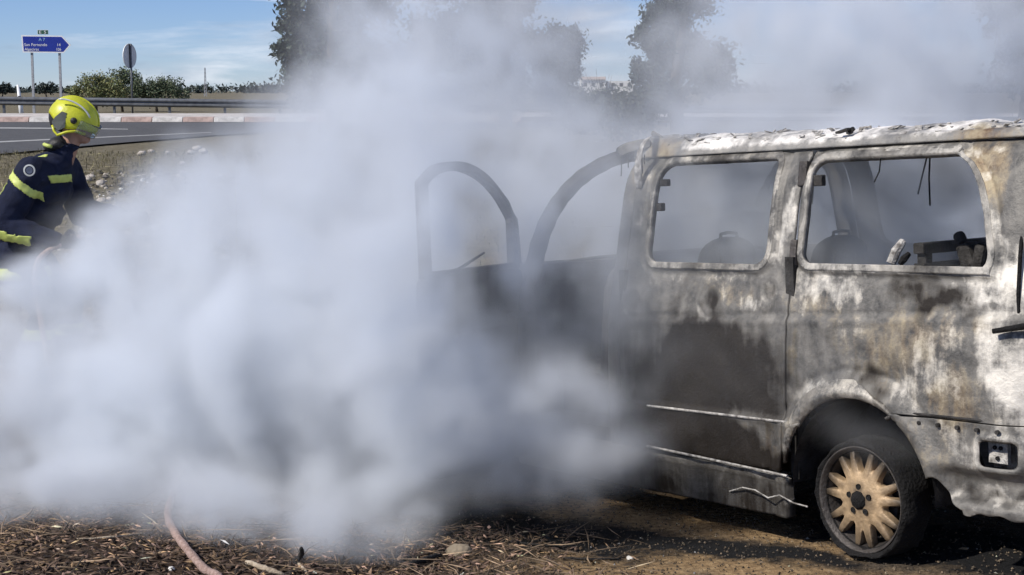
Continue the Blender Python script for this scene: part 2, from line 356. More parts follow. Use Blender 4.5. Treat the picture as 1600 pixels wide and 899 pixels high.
def burn_left(u, v):
    s_, a_, r_ = blobs(u, v, SOOT_B), blobs(u, v, ASH_B), blobs(u, v, RUST_B)
    for (px, py, R_) in ((1110, 466, .085), (1203, 456, .07), (988, 470, .065)):      # round scorch marks
        cu, cv = van_uv(px, py); d = np.hypot(u-cu, v-cv)+.012*vnoise(np.stack([u, 0*u, v], 1), 18, 2, 90)
        s_ = np.maximum(s_, (.75+.5*vnoise(np.stack([u, 0*u, v], 1), 14, 2, 92))*sstep(R_*.95, R_*.3, d)); k = np.exp(-((d-R_*1.1)/.022)**2)*np.clip(.45+.9*vnoise(np.stack([u, 0*u, v], 1), 9, 2, 91), 0, 1); a_ = np.maximum(a_, .6*k); s_ = s_*(1-.4*k)
    return np.stack([s_, a_, r_], 1)
def burn_far(u, v): return np.stack([np.full(len(u), .45), np.full(len(u), .25), np.full(len(u), .3)], 1)
def disp_left(u, v):
    """outward relief of the left skin"""
    p = np.stack([u, np.zeros_like(u), v], 1); d = .010*vnoise(p, 3.2, 2, 3) + .005*vnoise(p, 9, 2, 4) - .008*np.abs(vnoise(p, 4.5, 2, 6))
    lv = .79 - .05*(u-.4); d += -.007*np.exp(-((v-lv)/.012)**2) + .006*np.exp(-((v-lv+.03)/.02)**2)      # swage line
    d += .014*sstep(.325, .305, v)*sstep(.07, .10, v)*(u > .2) + .010*np.exp(-((v-.315)/.010)**2)*(u > .2)
    for wf in (WIN1, WIN2):
        s = wf(u, v); d += .010*np.exp(-((s-.022)/.014)**2) - .010*np.exp(-((s-.052)/.008)**2)
    s = ARCH(u, v); d += .022*np.exp(-((s-.03)/.06)**2)*(v > -.2) - .008*np.exp(-((s-.115)/.012)**2)
    d += -.03*np.clip(1-np.hypot((u+.27)/.14, (v-.55)/.10), 0, 1)                                        # crumpled hollow behind the arch
    for (px, py, R_) in ((1110, 466, .075), (1203, 456, .06), (988, 470, .06)):                              # heat rings
        cu, cv = van_uv(px, py); r = np.hypot(u-cu, v-cv); d += -.010*np.exp(-(r/R_/.7)**2) + .005*np.exp(-((r-R_)/.012)**2)
    return d
def panel(name, u0, u1, v0, v1, step, sdf, parent, wfn=prof, disp=None, burn=burn_left, thick=.02, mt=None, extra_w=None):
    nu, nv = int((u1-u0)/step)+3, int((v1-v0)/step)+3
    uu, vv = np.meshgrid(u0-step + np.arange(nu)*step, v0-step + np.arange(nv)*step); u, v = uu.ravel().copy(), vv.ravel().copy()
    s = sdf(u, v); ins = s < 0
    i = (np.arange(nv-1)[:, None]*nu + np.arange(nu-1)[None]).ravel(); q = np.stack([i, i+1, i+1+nu, i+nu], 1)
    q = q[ins[q].any(1)]; used = np.zeros(len(u), bool); used[q.ravel()] = True; mv = used & ~ins; e = 1e-4
    for _ in range(4):
        a, b = u[mv], v[mv]; s0 = sdf(a, b); gu = (sdf(a+e, b)-sdf(a-e, b))/(2*e); gv = (sdf(a, b+e)-sdf(a, b-e))/(2*e); g2 = np.maximum(gu*gu+gv*gv, .2)
        u[mv] = a - s0*gu/g2; v[mv] = b - s0*gv/g2
    idx = -np.ones(len(u), int); idx[used] = np.arange(used.sum()); u, v = u[used], v[used]
    wi = wfn(v) + (extra_w(u, v) if extra_w else 0); d = disp(u, v) if disp else 0
    me = mesh(name, np.stack([u, -wi + d, v+ZB], 1), idx[q], True); set_tone(me, burn(u, v), 'burn')
    o = link(name, me, mt or BURNT, parent); md = o.modifiers.new('thickness', 'SOLIDIFY'); md.thickness = thick; md.offset = 1.0
    bm = bmesh.new(); bm.from_mesh(me); bm.normal_update()
    if sum(f.normal.y for f in bm.faces) > 0: md.offset = -1.0
    bm.free(); return o
corner = lambda u, v: np.where(u < -.78, (-.78-u)**2*2.6, 0)
Bx = lambda u, v, a, b_, c, d_, r=.02: rbox(u, v, a, b_, c, d_, r)
door_sdf = lambda u, v: np.maximum(np.maximum(Bx(u, v, .345+0*u, 1.50, .085, 1.525, .04), -WIN1(u, v)), -(ARCH(u, v)-.03))
quart_sdf = lambda u, v: np.maximum(np.maximum(np.maximum(Bx(u, v, -.99, .335, .04, 1.525, .02), -WIN2(u, v)), -ARCH(u, v)), -rbox(u, v, -1.2, -.275, -.3, .415, .01))
LIGHT = lambda u, v: rbox(u, v, -.885, -.725, .245, .345, .022)
ragged = lambda u: .010*np.sin(u*23+.6)+.006*np.sin(u*61+1)+.02*(np.sin(u*9) > .55)
bump_sdf = lambda u, v: np.maximum(np.maximum(np.maximum(Bx(u, v, -1.0, -.27, .02, .41, .02), -ARCH(u, v)), -LIGHT(u, v)), .045+ragged(u)*.8+.10*sstep(-.62, -.5, u)-v)
def disp_bump(u, v):
    p = np.stack([u, np.zeros_like(u), v], 1); d = .012 + .006*vnoise(p, 5, 2, 8) + .03*np.exp(-((ARCH(u, v)-.03)/.05)**2)
    s = LIGHT(u, v); d += .014*np.exp(-((s-.014)/.011)**2); d += -.045*sstep(.24, .17, v)*sstep(-.45, -.6, u)*sstep(.07, .12, v)
    for k in range(7): d += -.012*np.exp(-(((u+.32+.085*k)/.008)**2 + ((v-.385)/.008)**2))
    return d
sd = panel('sliding_door', .34, 1.51, .07, 1.54, .0125, door_sdf, van, disp=disp_left)
qp = panel('quarter_panel', -1.0, .35, .03, 1.54, .0125, quart_sdf, van, disp=disp_left, extra_w=corner)
rb = panel('rear_bumper', -1.01, -.26, -.02, .42, .011, bump_sdf, van, disp=disp_bump, extra_w=corner)
fr1 = panel('window_frame', .44, 1.40, .95, 1.57, .010, lambda u, v: np.maximum(WIN1(u, v)-.026, -WIN1(u, v)-.004), sd, disp=lambda u, v: .013+.004*vnoise(np.stack([u, 0*u, v], 1), 12, 2, 51), burn=lambda u, v: np.stack([.46+.55*vnoise(np.stack([u, 0*u, v], 1), 6, 2, 52), .50+0*u, .35+0*u], 1), thick=.03)
fr2 = panel('window_frame', -.76, .36, .96, 1.55, .010, lambda u, v: np.maximum(WIN2(u, v)-.026, -WIN2(u, v)-.004), qp, disp=lambda u, v: .013+.004*vnoise(np.stack([u, 0*u, v], 1), 12, 2, 53), burn=lambda u, v: np.stack([.40+.55*vnoise(np.stack([u, 0*u, v], 1), 6, 2, 54), .62+0*u, .3+0*u], 1), thick=.03)
fl_ = panel('arch_flare', -.60, .46, .05, .62, .010, lambda u, v: np.maximum(np.maximum(ARCH(u, v)-.078*np.clip(1.25-np.abs(np.arctan2(u+.04, np.maximum(v-.05, .01)))**3*.75, 0.05, 1)*np.clip((u+.30)/.22, .03, 1), -ARCH(u, v)-.003), .20-v+.25*(u < -.29)), qp, disp=lambda u, v: .012+.030*np.exp(-((ARCH(u, v)-.025)/.03)**2), burn=lambda u, v: np.stack([.40+.4*vnoise(np.stack([u, 0*u, v], 1), 5, 2, 55)+.3*(u < -.2), .55+.3*vnoise(np.stack([u, 0*u, v], 1), 4, 2, 56), .5+0*u], 1), thick=.02)
sill = panel('sill', .30, 2.45, -.14, .08, .02, lambda u, v: np.maximum(rbox(u, v, .31, 2.45, -.13, .075, .02), -(ARCH(u, v)-.02)), van, disp=lambda u, v: disp_left(u, v)-.01+.012*np.exp(-((v-.06)/.012)**2), burn=lambda u, v: np.stack([.75+0*u, .15+.5*(v > .04), .2+0*u], 1), thick=.06)
bpil = panel('door_pillar', 1.515, 1.60, .07, 1.55, .0125, lambda u, v: rbox(u, v, 1.515, 1.60, .08, 1.54, .01), van, disp=lambda u, v: -.012+0*u, thick=.05)
# seams behind the gaps
MB().box((.34, -.075, .55+ZB), (.05, .05, 1.0)).build('door_seam', SOOTY, van); MB().box((1.505, -.07, .52+ZB), (.05, .05, .9)).build('door_seam', SOOTY, van)
# far side: the same panels, mirrored
def mirror_copy(o, name):
    c = o.copy(); c.data = o.data.copy(); c.name = name; COL.objects.link(c); c.parent = van; c.scale = (1, -1, 1); c.location = (0, -1.90, 0)
    return c
mirror_copy(sd, 'sliding_door'); mirror_copy(qp, 'quarter_panel'); mirror_copy(rb, 'rear_bumper'); mirror_copy(sill, 'sill'); mirror_copy(bpil, 'door_pillar')
# roof: skin from gutter to gutter
us = np.linspace(-.95, 1.57, 150); cs = [(1.528, .168), (1.54, .17), (1.556, .178), (1.572, .192), (1.588, .215), (1.600, .26), (1.607, .32), (1.611, .42), (1.612, .55), (1.61, .75), (1.605, .95)]
cs = [(v, w_+.078*max(0, 1-(w_-.168)/.6)) for v, w_ in cs]; cs = cs + [(v, 1.9-w_) for v, w_ in cs[-2::-1]]
cs2 = []
for a, b_ in zip(cs[:-1], cs[1:]): cs2 += [a, ((a[0]+b_[0])/2, (a[1]+b_[1])/2)]
cs2.append(cs[-1]); cs = np.array(cs2); nc = len(cs)
RU, RC = np.meshgrid(us, np.arange(nc), indexing='ij'); rv = cs[RC.ravel(), 0].copy(); rw = cs[RC.ravel(), 1].copy(); ru = RU.ravel().copy()
pp = np.stack([ru, rw, rv], 1); edge = sstep(1.545, 1.59, rv)
rv += edge*(-.018 + .018*vnoise(pp, 3.5, 3, 21) + .016*vnoise(pp, 13, 3, 22)) - .03*np.exp(-((ru-.5)/.5)**2)*sstep(.3, .9, np.minimum(rw, 1.9-rw))
rv += edge*(.028*np.clip((ru-.2)/1.4, -1, 1)); ragx = ru > 1.50; ru += np.where(ragx, .05*vnoise(pp, 12, 2, 23), 0)
dn = -.92 - ru; rv -= .35*np.clip(ru*-1-.80, 0, 1)**2*3
q = np.array([(i*nc+k, (i+1)*nc+k, (i+1)*nc+k+1, i*nc+k+1) for i in range(len(us)-1) for k in range(nc-1)])
rme = mesh('roof', np.stack([ru, -rw, rv+ZB], 1), q, True)
nn = vnoise(pp, 4, 3, 31); ashm = np.clip(.85+.75*nn, 0, 1.1)*sstep(1.53, 1.56, rv)*np.where(ru > 1.25, .3, 1); tanm = np.clip(1.1-np.hypot((ru+.58)/.25, (rw-.2)/.25), 0, 1)*1.2+np.clip(1.2-np.hypot((ru-1.38)/.2, (rw-.2)/.2), 0, 1)
set_tone(rme, np.stack([np.clip(-.2-nn*.9, 0, .8)+.15*(rw > .4), ashm*(1-.6*np.clip(tanm, 0, 1)), tanm], 1), 'burn')
ro = link('roof', rme, burnt('burnt_roof_steel', (.14, .36), (.86, .83, .79), .1), van); md = ro.modifiers.new('thickness', 'SOLIDIFY'); md.thickness = .02; md.offset = -1
# ash flakes and curled paint along the roof edge
m_ = MB()
for k in range(120):
    u_ = random.uniform(-.85, 1.45); i_ = random.randrange(3, 14); v_, w_ = cs[i_]; L_ = random.uniform(.012, .05); a = random.uniform(0, 6.3)
    c_ = Vector((u_, -w_, v_+ZB+.006+.028*max(-1, min(1, (u_-.2)/1.4))*(v_ > 1.56))); r3 = Matrix.Rotation(a, 3, 'Z') @ Matrix.Rotation(random.uniform(-.6, .6), 3, 'Y')
    m_.box(c_, (L_, L_*.6, .004), r3)
fl = m_.build('paint_flakes', ASHY, ro); fl['kind'] = 'stuff'
MB().box((.17, -.24, 1.60+ZB), (.07, .03, .010), Matrix.Rotation(.2, 3, 'Y')).box((.14, -.26, 1.600+ZB), (.03, .015, .015), Matrix.Rotation(.7, 3, 'Y')).build('roof_bracket', SOOTY, ro)
# gutter line
m_ = MB(); m_.tube([(x, -.243, 1.528+ZB) for x in np.linspace(-.45, 1.55, 20)], .008, 6); m_.build('gutter', SOOTY, van)
# torn roof corner above the cab
def vl(px, py, w_=None):
    u, v = van_uv(px, py, w_); wi = float(prof(v)) if w_ is None else w_; return Vector((u, -wi, v+ZB))
def strip(name, pts, width, mt, thick=.004, par=van):
    vs = []; fs = []
    for i, (p, d) in enumerate(pts):
        p = Vector(p); d = Vector(d).normalized()*width/2; vs += [p-d, p+d]
        if i: fs.append((2*i-2, 2*i-1, 2*i+1, 2*i))
    o = link(name, mesh(name, vs, fs, True), mt, par); md = o.modifiers.new('t', 'SOLIDIFY'); md.thickness = thick; md2 = o.modifiers.new('s', 'SUBSURF'); md2.levels = md2.render_levels = 1; return o
strip('torn_roof_strip', [(vl(1026, 212, .3), (1, .3, .2)), (vl(1012, 213, .2), (1, .3, -.3)), (vl(1002, 226, .14), (1, .2, -.6)), (vl(997, 248, .13), (1, .1, -.1)), (vl(996, 275, .13), (1, .6, 0)), (vl(1000, 298, .14), (.4, 1, 0))], .05, ASHY)
strip('torn_roof_strip', [(vl(1020, 222, .25), (.2, .3, 1)), (vl(995, 228, .2), (.2, 0, 1)), (vl(975, 232, .19), (.3, .3, 1)), (vl(966, 242, .17), (.6, .4, 1))], .06, BURNT)
strip('torn_roof_strip', [(vl(1040, 219, .30), (.5, 0, 1)), (vl(1030, 213, .30), (.5, .3, 1)), (vl(1022, 208, .29), (.4, .2, 1)), (vl(1017, 211, .28), (.1, 0, 1))], .035, BURNT)
for px_ in (972, 982, 1003, 1007): MB().tube([vl(px_, 242, .17), vl(px_+random.uniform(-2, 2), 242+random.uniform(14, 34), .165)], .003, 5).build('drip', SOOTY, van)
# windscreen pillars, header and bulkhead
def pillar(name, y_of, sgn):
    pts = [(1.62, 1.55), (1.80, 1.535), (1.96, 1.47), (2.10, 1.37), (2.22, 1.24), (2.285, 1.08), (2.30, .9), (2.31, .6), (2.32, .1)]
    fine_ = []
    for i in range(len(pts)-1):
        q0, q1, q2, q3 = [np.array(pts[min(max(j, 0), len(pts)-1)]) for j in (i-1, i, i+1, i+2)]
        for j in range(4): t_ = j/4; fine_.append(.5*((2*q1)+(-q0+q2)*t_+(2*q0-5*q1+4*q2-q3)*t_*t_+(-q0+3*q1-3*q2+q3)*t_**3))
    fine_.append(np.array(pts[-1])); P = [Vector((u, y_of(float(prof(v)))+.004*math.sin(9*u+7*v), v+ZB)) for u, v in fine_]
    m_ = MB(); m_.tube(P, [(.043+.022*k/(len(P)-1))*(1+.06*math.sin(k*2.3)) for k in range(len(P))], 10, sq=.8); return m_.build(name, SOOTY, van, True)
pillar('windscreen_pillar', lambda w_: -w_-.02, 1); pillar('windscreen_pillar', lambda w_: -1.88+w_, -1)
MB().tube([(1.66, -.2, 1.56+ZB), (1.72, -.6, 1.60+ZB), (1.73, -.95, 1.61+ZB), (1.72, -1.3, 1.60+ZB), (1.66, -1.7, 1.56+ZB)], .04, 8).build('windscreen_header', SOOTY, van, True)
MB().box((2.42, -.95, .45+ZB), (.05, 1.78, .9)).box((2.40, -.95, .93+ZB), (.25, 1.70, .10)).build('bulkhead', SOOTY, van, bevel=.01)
# bonnet, front wings, nose
us = np.linspace(2.34, 3.78, 30); ws = np.linspace(.03, 1.87, 26); vs = []
for u in us:
    for w_ in ws:
        k = (w_-.95)/.92; vs.append((u, -w_, .98+ZB - .22*(u-2.34)**1.4*.75 - .10*k**4 - .25*max(0, u-3.5)**1.5))
q = [(i*26+k, (i+1)*26+k, (i+1)*26+k+1, i*26+k+1) for i in range(29) for k in range(25)]
bo = mesh('bonnet', vs, q, True); set_tone(bo, np.tile([.6, .4, .3], (len(vs), 1)), 'burn'); o = link('bonnet', bo, BURNT, van); o.modifiers.new('t', 'SOLIDIFY').thickness = .02
fw = panel('front_wing', 2.33, 3.80, -.1, .92, .02, lambda u, v: np.maximum(np.maximum(rbox(u, v, 2.35, 3.80, -.05, .96, .06), -FARCH(u, v)), v-(.96-.17*np.maximum(u-2.34, 0)**1.4)), van, disp=lambda u, v: .03*np.exp(-((FARCH(u, v)-.03)/.05)**2), burn=burn_far, extra_w=lambda u, v: np.where(u > 3.4, (u-3.4)**2*.8, 0))
mirror_copy(fw, 'front_wing')
nose = MB(); nose.box((3.83, -.95, .15+ZB), (.12, 1.62, .34)); nose.box((3.80, -.95, .55+ZB), (.06, 1.5, .10)); nose.build('front_bumper', SOOTY, van, bevel=.03)
gl = MB()
for k in range(4): gl.box((3.83, -.95, .40+ZB+.06*k), (.03, .8, .025))
gl.build('grille', SOOTY, van, bevel=.006)
for y_ in (-.32, -1.58):
    MB().lathe([(.15, .02), (.16, 0), (.13, -.02), (.10, -.09), (.03, -.12)], 20, 'X', (3.80, y_, .48+ZB)).build('headlight', SOOTY, van, True)
# tailgate with its opening
m_ = MB()
for (c_, s_) in (((-1.0, -.95, .42+ZB), (.03, 1.6, .55)), ((-1.0, -.95, 1.50+ZB), (.03, 1.45, .12)), ((-1.0, -.22, 1.06+ZB), (.03, .12, .80)), ((-1.0, -1.68, 1.06+ZB), (.03, .12, .80)), ((-1.0, -.95, .75+ZB), (.03, 1.45, .14))): m_.box(c_, s_)
m_.build('tailgate', SOOTY, van)
# floor, wheel houses, underbody
m_ = MB(); m_.box((1.35, -.95, .12+ZB), (4.5, 1.08, .05)); m_.box((1.42, -.95, .121+ZB), (1.9, 1.74, .046)); m_.box((1.2, -.95, .02+ZB), (4.4, .9, .12)); m_.build('floor_pan', SOOTY, van)
def arch_liner(c, y0, y1):
    m_ = MB(); n = 18; vs = []
    for y_ in (y0, y1):
        for k in range(n+1):
            a = math.pi*k/n*1.02-.03; vs.append((c+.40*math.cos(a), y_, .05+.40*math.sin(a)+ZB))
    m_.add(vs, [(k, k+1, n+2+k, n+1+k) for k in range(n)]); m_.add([vs[n+1+k] for k in range(n+1)], [tuple(range(n+1))]); return m_.build('wheel_arch_liner', SOOTY, van, True)
for c in (-.075, 3.08):
    arch_liner(c, -.02, -.36); arch_liner(c, -1.88, -1.54)
# window catches and hinge blocks
for (px, py, du, dv) in ((1.335, 1.40, .05, .035), (1.335, 1.28, .04, .04), (.29, 1.385, .05, .05)):
    p = Vector((px, -float(prof(py))-.024, py+ZB)); MB().box(p, (du*2, .03, dv)).build('window_catch', SOOTY, van, bevel=.005)
for (px, py, du, dv, ro_) in ((1258, 272, .05, .115, .0), (1243, 395, .04, .115, 0)):
    p = vl(px, py); MB().box(p+Vector((0, .006, 0)), (du, .03, dv), Matrix.Rotation(.16, 3, 'X')).build('hinge_cover', DARKAL, van, bevel=.006)
# bare bracket in the rear light pocket, bolts along the bumper joint
p = vl(1562, 708, .05); MB().box(p, (.09, .02, .08)).box((-.80, -.13, .30+ZB), (.22, .02, .16)).build('light_bracket', ASHY, rb)
for (dx, dz) in ((.012, .022), (-.016, .022), (.0, -.02)): MB().lathe([(.009, 0), (.009, .006), (.001, .006)], 8, 'Y', (p.x+dx, p.y+.011, p.z+dz)).build('bracket_hole', CHAR, rb)
for k in range(6):
    u_ = -.34-.095*k; MB().lathe([(.001, .012), (.009, .012), (.009, 0)], 10, 'Y', (u_, .014-float(corner(np.array(u_), 0)), .388+ZB)).build('bolt', SOOTY, rb)
MB().tube([vl(1392, 642, -.004), vl(1450, 649, -.006), vl(1520, 656, -.006), vl(1592, 664, .03)], .006, 6).build('joint_strip', SOOTY, van)
# loose bar poking out at the rear corner, tailgate edge
MB().tube([vl(1551, 518, -.012), vl(1602, 510, .03), vl(1640, 505, .1)], [.010, .013, .013], 8).build('loose_bar', CHAR, van)
MB().tube([vl(1600, 330, .17), vl(1594, 400, .09), vl(1591, 460, .07), vl(1593, 520, .07), vl(1599, 560, .07)], .008, 6).build('tailgate_seal', CHAR, van)
# trailing wire under the sill
MB().tube([vl(1140, 768, .02), vl(1160, 762, 0), vl(1180, 766, -.02), vl(1200, 778, -.02), vl(1218, 774, -.02), vl(1240, 786, -.02), vl(1262, 792, -.02)], .0035, 6).build('hanging_wire', ASHY, van)
# door runner rail and mouldings
MB().tube([vl(1011, 634, -.024), vl(1130, 648, -.026), vl(1246, 662, -.024)], .006, 6).build('side_moulding', ASHY, van)
MB().tube([vl(1011, 697, -.022), vl(1120, 720, -.024), vl(1230, 744, -.022)], .006, 6).build('sill_trim', ASHY, van)

# wheel: flat burnt tyre on a seven twin-spoke alloy
def make_wheel():
    w_ = empty('wheel'); w_.parent = van
    n = 56; prf = [(.232, .0), (.245, .012), (.250, .012), (.262, -.008), (.268, -.05), (.268, -.13), (.258, -.16), (.235, -.172), (.21, -.165), (.21, -.02)]
    vs = []
    for (r, h) in prf:
        for k in range(n):
            a = 2*math.pi*k/n; x, z = r*math.cos(a), r*math.sin(a)
            jit = .005*math.sin(5*a+h*40)+.004*math.sin(13*a+2)+.003*math.sin(29*a+h*90)
            if r > .24: x += jit*math.cos(a); z += jit*math.sin(a)
            sag = max(0, -z-.228)
            if r > .23: z += sag*.62; 
            yo = h + (sag*1.8 if h > -.1 else -sag*1.1)
            vs.append((x, yo, z))
    m = len(prf); fs = [(i*n+k, i*n+(k+1) % n, ((i+1) % m)*n+(k+1) % n, ((i+1) % m)*n+k) for i in range(m) for k in range(n)]
    mm = MB(); mm.add(vs, fs); ty = mm.build('tyre', CHAR, w_, True)
    rm = MB().lathe([(.222, -.19), (.205, -.16), (.198, -.06), (.212, -.02), (.226, .004), (.233, .008), (.233, .000), (.229, -.19)], 48, 'Y').build('rim', DARKAL, w_, True)
    bm = bmesh.new()
    # face plate with twin spokes as one star outline
    outer = []; K = 7
    for k in range(K):
        a0 = 2*math.pi*k/K + .22
        for (da, r) in ((-.449, .118), (-.33, .130), (-.252, .19), (-.238, .216), (-.128, .216), (-.098, .192), (-.052, .150), (0, .141), (.052, .150), (.098, .192), (.128, .216), (.238, .216), (.252, .19), (.33, .130)):
            outer.append((r*math.cos(a0+da), r*math.sin(a0+da)))
    n = len(outer)
    def dish(r): return -.012 - .020*math.exp(-((r-.0)/.07)**2)*-1 - .10*max(0, r-.16)**1 
    rings = []
    for t_, push in ((1.0, -.014), (.985, 0.0), (.93, .004)):
        ring = []
        for (x, z) in outer:
            r = math.hypot(x, z); f = t_ if r > .16 else (t_*.98 if t_ < 1 else 1)
            ring.append(bm.verts.new((x*f, dish(r)+push, z*f)))
        rings.append(ring)
    back = [bm.verts.new((x, dish(math.hypot(x, z))-.035, z)) for x, z in outer]
    for a, b_ in ((back, rings[0]), (rings[0], rings[1]), (rings[1], rings[2])):
        for k in range(n): bm.faces.new((a[k], a[(k+1) % n], b_[(k+1) % n], b_[k]))
    hub = [bm.verts.new((.095*math.cos(math.atan2(z, x)), dish(.095)+.006, .095*math.sin(math.atan2(z, x)))) for x, z in outer]
    for k in range(n): bm.faces.new((rings[2][k], rings[2][(k+1) % n], hub[(k+1) % n], hub[k]))
    hc = [bm.verts.new((.035*math.cos(math.atan2(z, x)), dish(.0)+.006, .035*math.sin(math.atan2(z, x)))) for x, z in outer]
    for k in range(n): bm.faces.new((hub[k], hub[(k+1) % n], hc[(k+1) % n], hc[k]))
    bm.faces.new(hc[::-1]); bmesh.ops.recalc_face_normals(bm, faces=bm.faces)
    me = bpy.data.meshes.new('spokes'); bm.to_mesh(me); bm.free(); me.shade_smooth()
    cv = np.array([v.co for v in me.vertices]); rr_ = np.hypot(cv[:, 0], cv[:, 2]); kk = np.clip(sstep(.13, .22, rr_)*(1.0+.7*vnoise(cv, 25, 2, 61)) + .55*sstep(.06, .20, cv[:, 2])*sstep(.09, .16, rr_) + .7*sstep(.06, .03, rr_)*(1+vnoise(cv, 60, 2, 62)), 0, .95)[:, None]  # sooty tips and hub; upper spokes darker, arch shade painted into the tone
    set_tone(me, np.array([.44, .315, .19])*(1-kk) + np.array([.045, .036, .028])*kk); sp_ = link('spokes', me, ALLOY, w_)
    for k in range(5):
        a = 2*math.pi*k/5+.3; MB().lathe([(.013, .0), (.013, .006), (.001, .004)], 12, 'Y', (.058*math.cos(a), .006, .058*math.sin(a))).build('bolt_hole', CHAR, sp_)
    MB().lathe([(.043, .004), (.040, .014), (.024, .026), (.001, .020)], 9, 'Y', (0, .004, 0)).build('hub', CHAR, w_, True)
    MB().lathe([(.15, -.09), (.15, -.075), (.05, -.075), (.05, -.04), (.001, -.04)], 28, 'Y').build('brake_disc', DARKAL, w_)
    return w_
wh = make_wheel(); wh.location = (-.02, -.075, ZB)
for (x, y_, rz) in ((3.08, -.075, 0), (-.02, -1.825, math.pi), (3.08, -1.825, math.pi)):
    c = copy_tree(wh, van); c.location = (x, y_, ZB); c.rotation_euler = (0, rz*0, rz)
for x in (0, 3.08): MB().tube([(x, -.15, ZB), (x, -1.75, ZB)], .04, 8).build('axle', SOOTY, van)

# open front door swung out on the windscreen pillar
TH = rad(70)
DH = Vector((2.34, -.03, 0)); dd = Vector((-math.cos(TH), math.sin(TH), 0)); dn_ = Vector((math.sin(TH), math.cos(TH), 0))
fd = empty('front_door'); fd.parent = van; fd.location = DH; fd.rotation_euler = (0, 0, math.atan2(dd.y, dd.x))
def dwin(s, v):
    top = sum(np.interp(s+ds_, [.0, .05, .12, .22, .34, .5, .68, .78, .86], [1.20, 1.25, 1.35, 1.44, 1.51, 1.555, 1.55, 1.52, 1.44]) for ds_ in (-.06, -.03, 0, .03, .06))/5; return np.maximum(v-top, np.maximum(.95-v, np.maximum(.02-s, s-.86)))
dframe = lambda s, v: np.maximum(np.maximum(dwin(s, v)-0, -.0-dwin(s, v)-.062), .955-v) if False else np.maximum(np.maximum(dwin(s, v), -(dwin(s, v)+.047)), .965-v)
dskin = lambda s, v: rbox(s, v, .0, .88, -.06, .965, .05)
df = panel('window_frame', -.02, .9, .95, 1.6, .0125, dframe, fd, wfn=lambda v: 0*v, burn=burn_far, thick=.05, mt=SOOTY)
ds = panel('door_skin', -.02, .9, -.08, .98, .02, dskin, fd, wfn=lambda v: 0*v, disp=lambda u, v: .01*vnoise(np.stack([u, 0*u, v], 1), 5, 2, 40), burn=burn_far, thick=.06, mt=SOOTY)
ds.location.y = 0; MB().tube([(.86, .01, .97+ZB), (.6, .015, 1.0+ZB), (.38, .02, 1.07+ZB)], [.008, .009, .006], 6).build('window_guide', CHAR, fd)
MB().tube([(.03, .012, .99+ZB), (.05, .014, 1.2+ZB), (.13, .014, 1.33+ZB), (.24, .014, 1.42+ZB), (.4, .014, 1.49+ZB), (.6, .014, 1.51+ZB)], .008, 6).build('seal_remains', CHAR, fd)
for z_ in (.25, .75): MB().box((.0, .0, z_+ZB), (.07, .07, .09)).build('hinge', SOOTY, fd, bevel=.008)
MB().box((.45, .05, .55+ZB), (.5, .04, .25)).build('inner_panel', SOOTY, fd, bevel=.02)
MB().box((.1, .04, .72+ZB), (.14, .08, .03)).build('door_handle', CHAR, fd, bevel=.008)
# closed door on the far side
far_door = panel('front_door', 1.6, 2.34, .06, 1.56, .02, lambda u, v: np.maximum(np.maximum(rbox(u, v, 1.61, 2.30, .08, 1.54, .03), v-np.interp(u, [1.6, 1.8, 1.96, 2.1, 2.22, 2.3], [1.56, 1.53, 1.46, 1.36, 1.23, .95])), -np.maximum(rbox(u, v, 1.66, 2.26, 1.0, 1.48, .05), v+.07-np.interp(u, [1.6, 1.8, 1.96, 2.1, 2.22, 2.3], [1.56, 1.53, 1.46, 1.36, 1.23, .95]))), van, burn=burn_far)
far_door.scale = (1, -1, 1); far_door.location = (0, -1.9, 0)

# seats burnt down to their shells
def seat(u, wc, top, name='seat'):
    s_ = empty(name); s_.parent = van; s_.location = (u, -wc, ZB)
    n = 20; vs = []; hw = .205
    rows = [(.35, 1.0), (.6, 1.0), (.85, .98), (top-.12, .93), (top-.07, .86), (top-.035, .70), (top-.012, .45), (top, .2)]
    for x0 in (-.04, .05):
        for (z, k) in rows:
            for j in range(9):
                y_ = hw*k*(j/4-1); vs.append((x0*(1-.5*abs(j/4-1)**2) - .12*(z-.35), y_, z))
    R = len(rows); fs = []
    for b_ in (0, R*9):
        fs += [(b_+i*9+j, b_+i*9+j+1, b_+(i+1)*9+j+1, b_+(i+1)*9+j) for i in range(R-1) for j in range(8)]
    ring = [i*9 for i in range(R)] + [(R-1)*9+j for j in range(1, 9)] + [i*9+8 for i in range(R-2, -1, -1)]
    fs += [(a, b_, b_+R*9, a+R*9) for a, b_ in zip(ring[:-1], ring[1:])]
    mm = MB(); mm.add(vs, fs); mm.build('backrest', SOOTY, s_, True)
    xt = -.12*(top-.35); MB().tube([(xt, -.065, top-.02), (xt, -.055, top+.018), (xt, 0, top+.024), (xt, .055, top+.018), (xt, .065, top-.02)], .009, 6).build('head_restraint_hoop', SOOTY, s_, True)
    MB().box((.22, 0, .36), (.45, .42, .10)).build('seat_base', SOOTY, s_, bevel=.03)
    for yy in (-.16, .16):
        MB().box((.2, yy, .24), (.4, .03, .2)).build('seat_leg', SOOTY, s_)
    return s_
seat(1.52, .72, 1.10); seat(1.10, 1.12, 1.09); seat(2.0, .5, .98); seat(2.0, 1.4, .98)
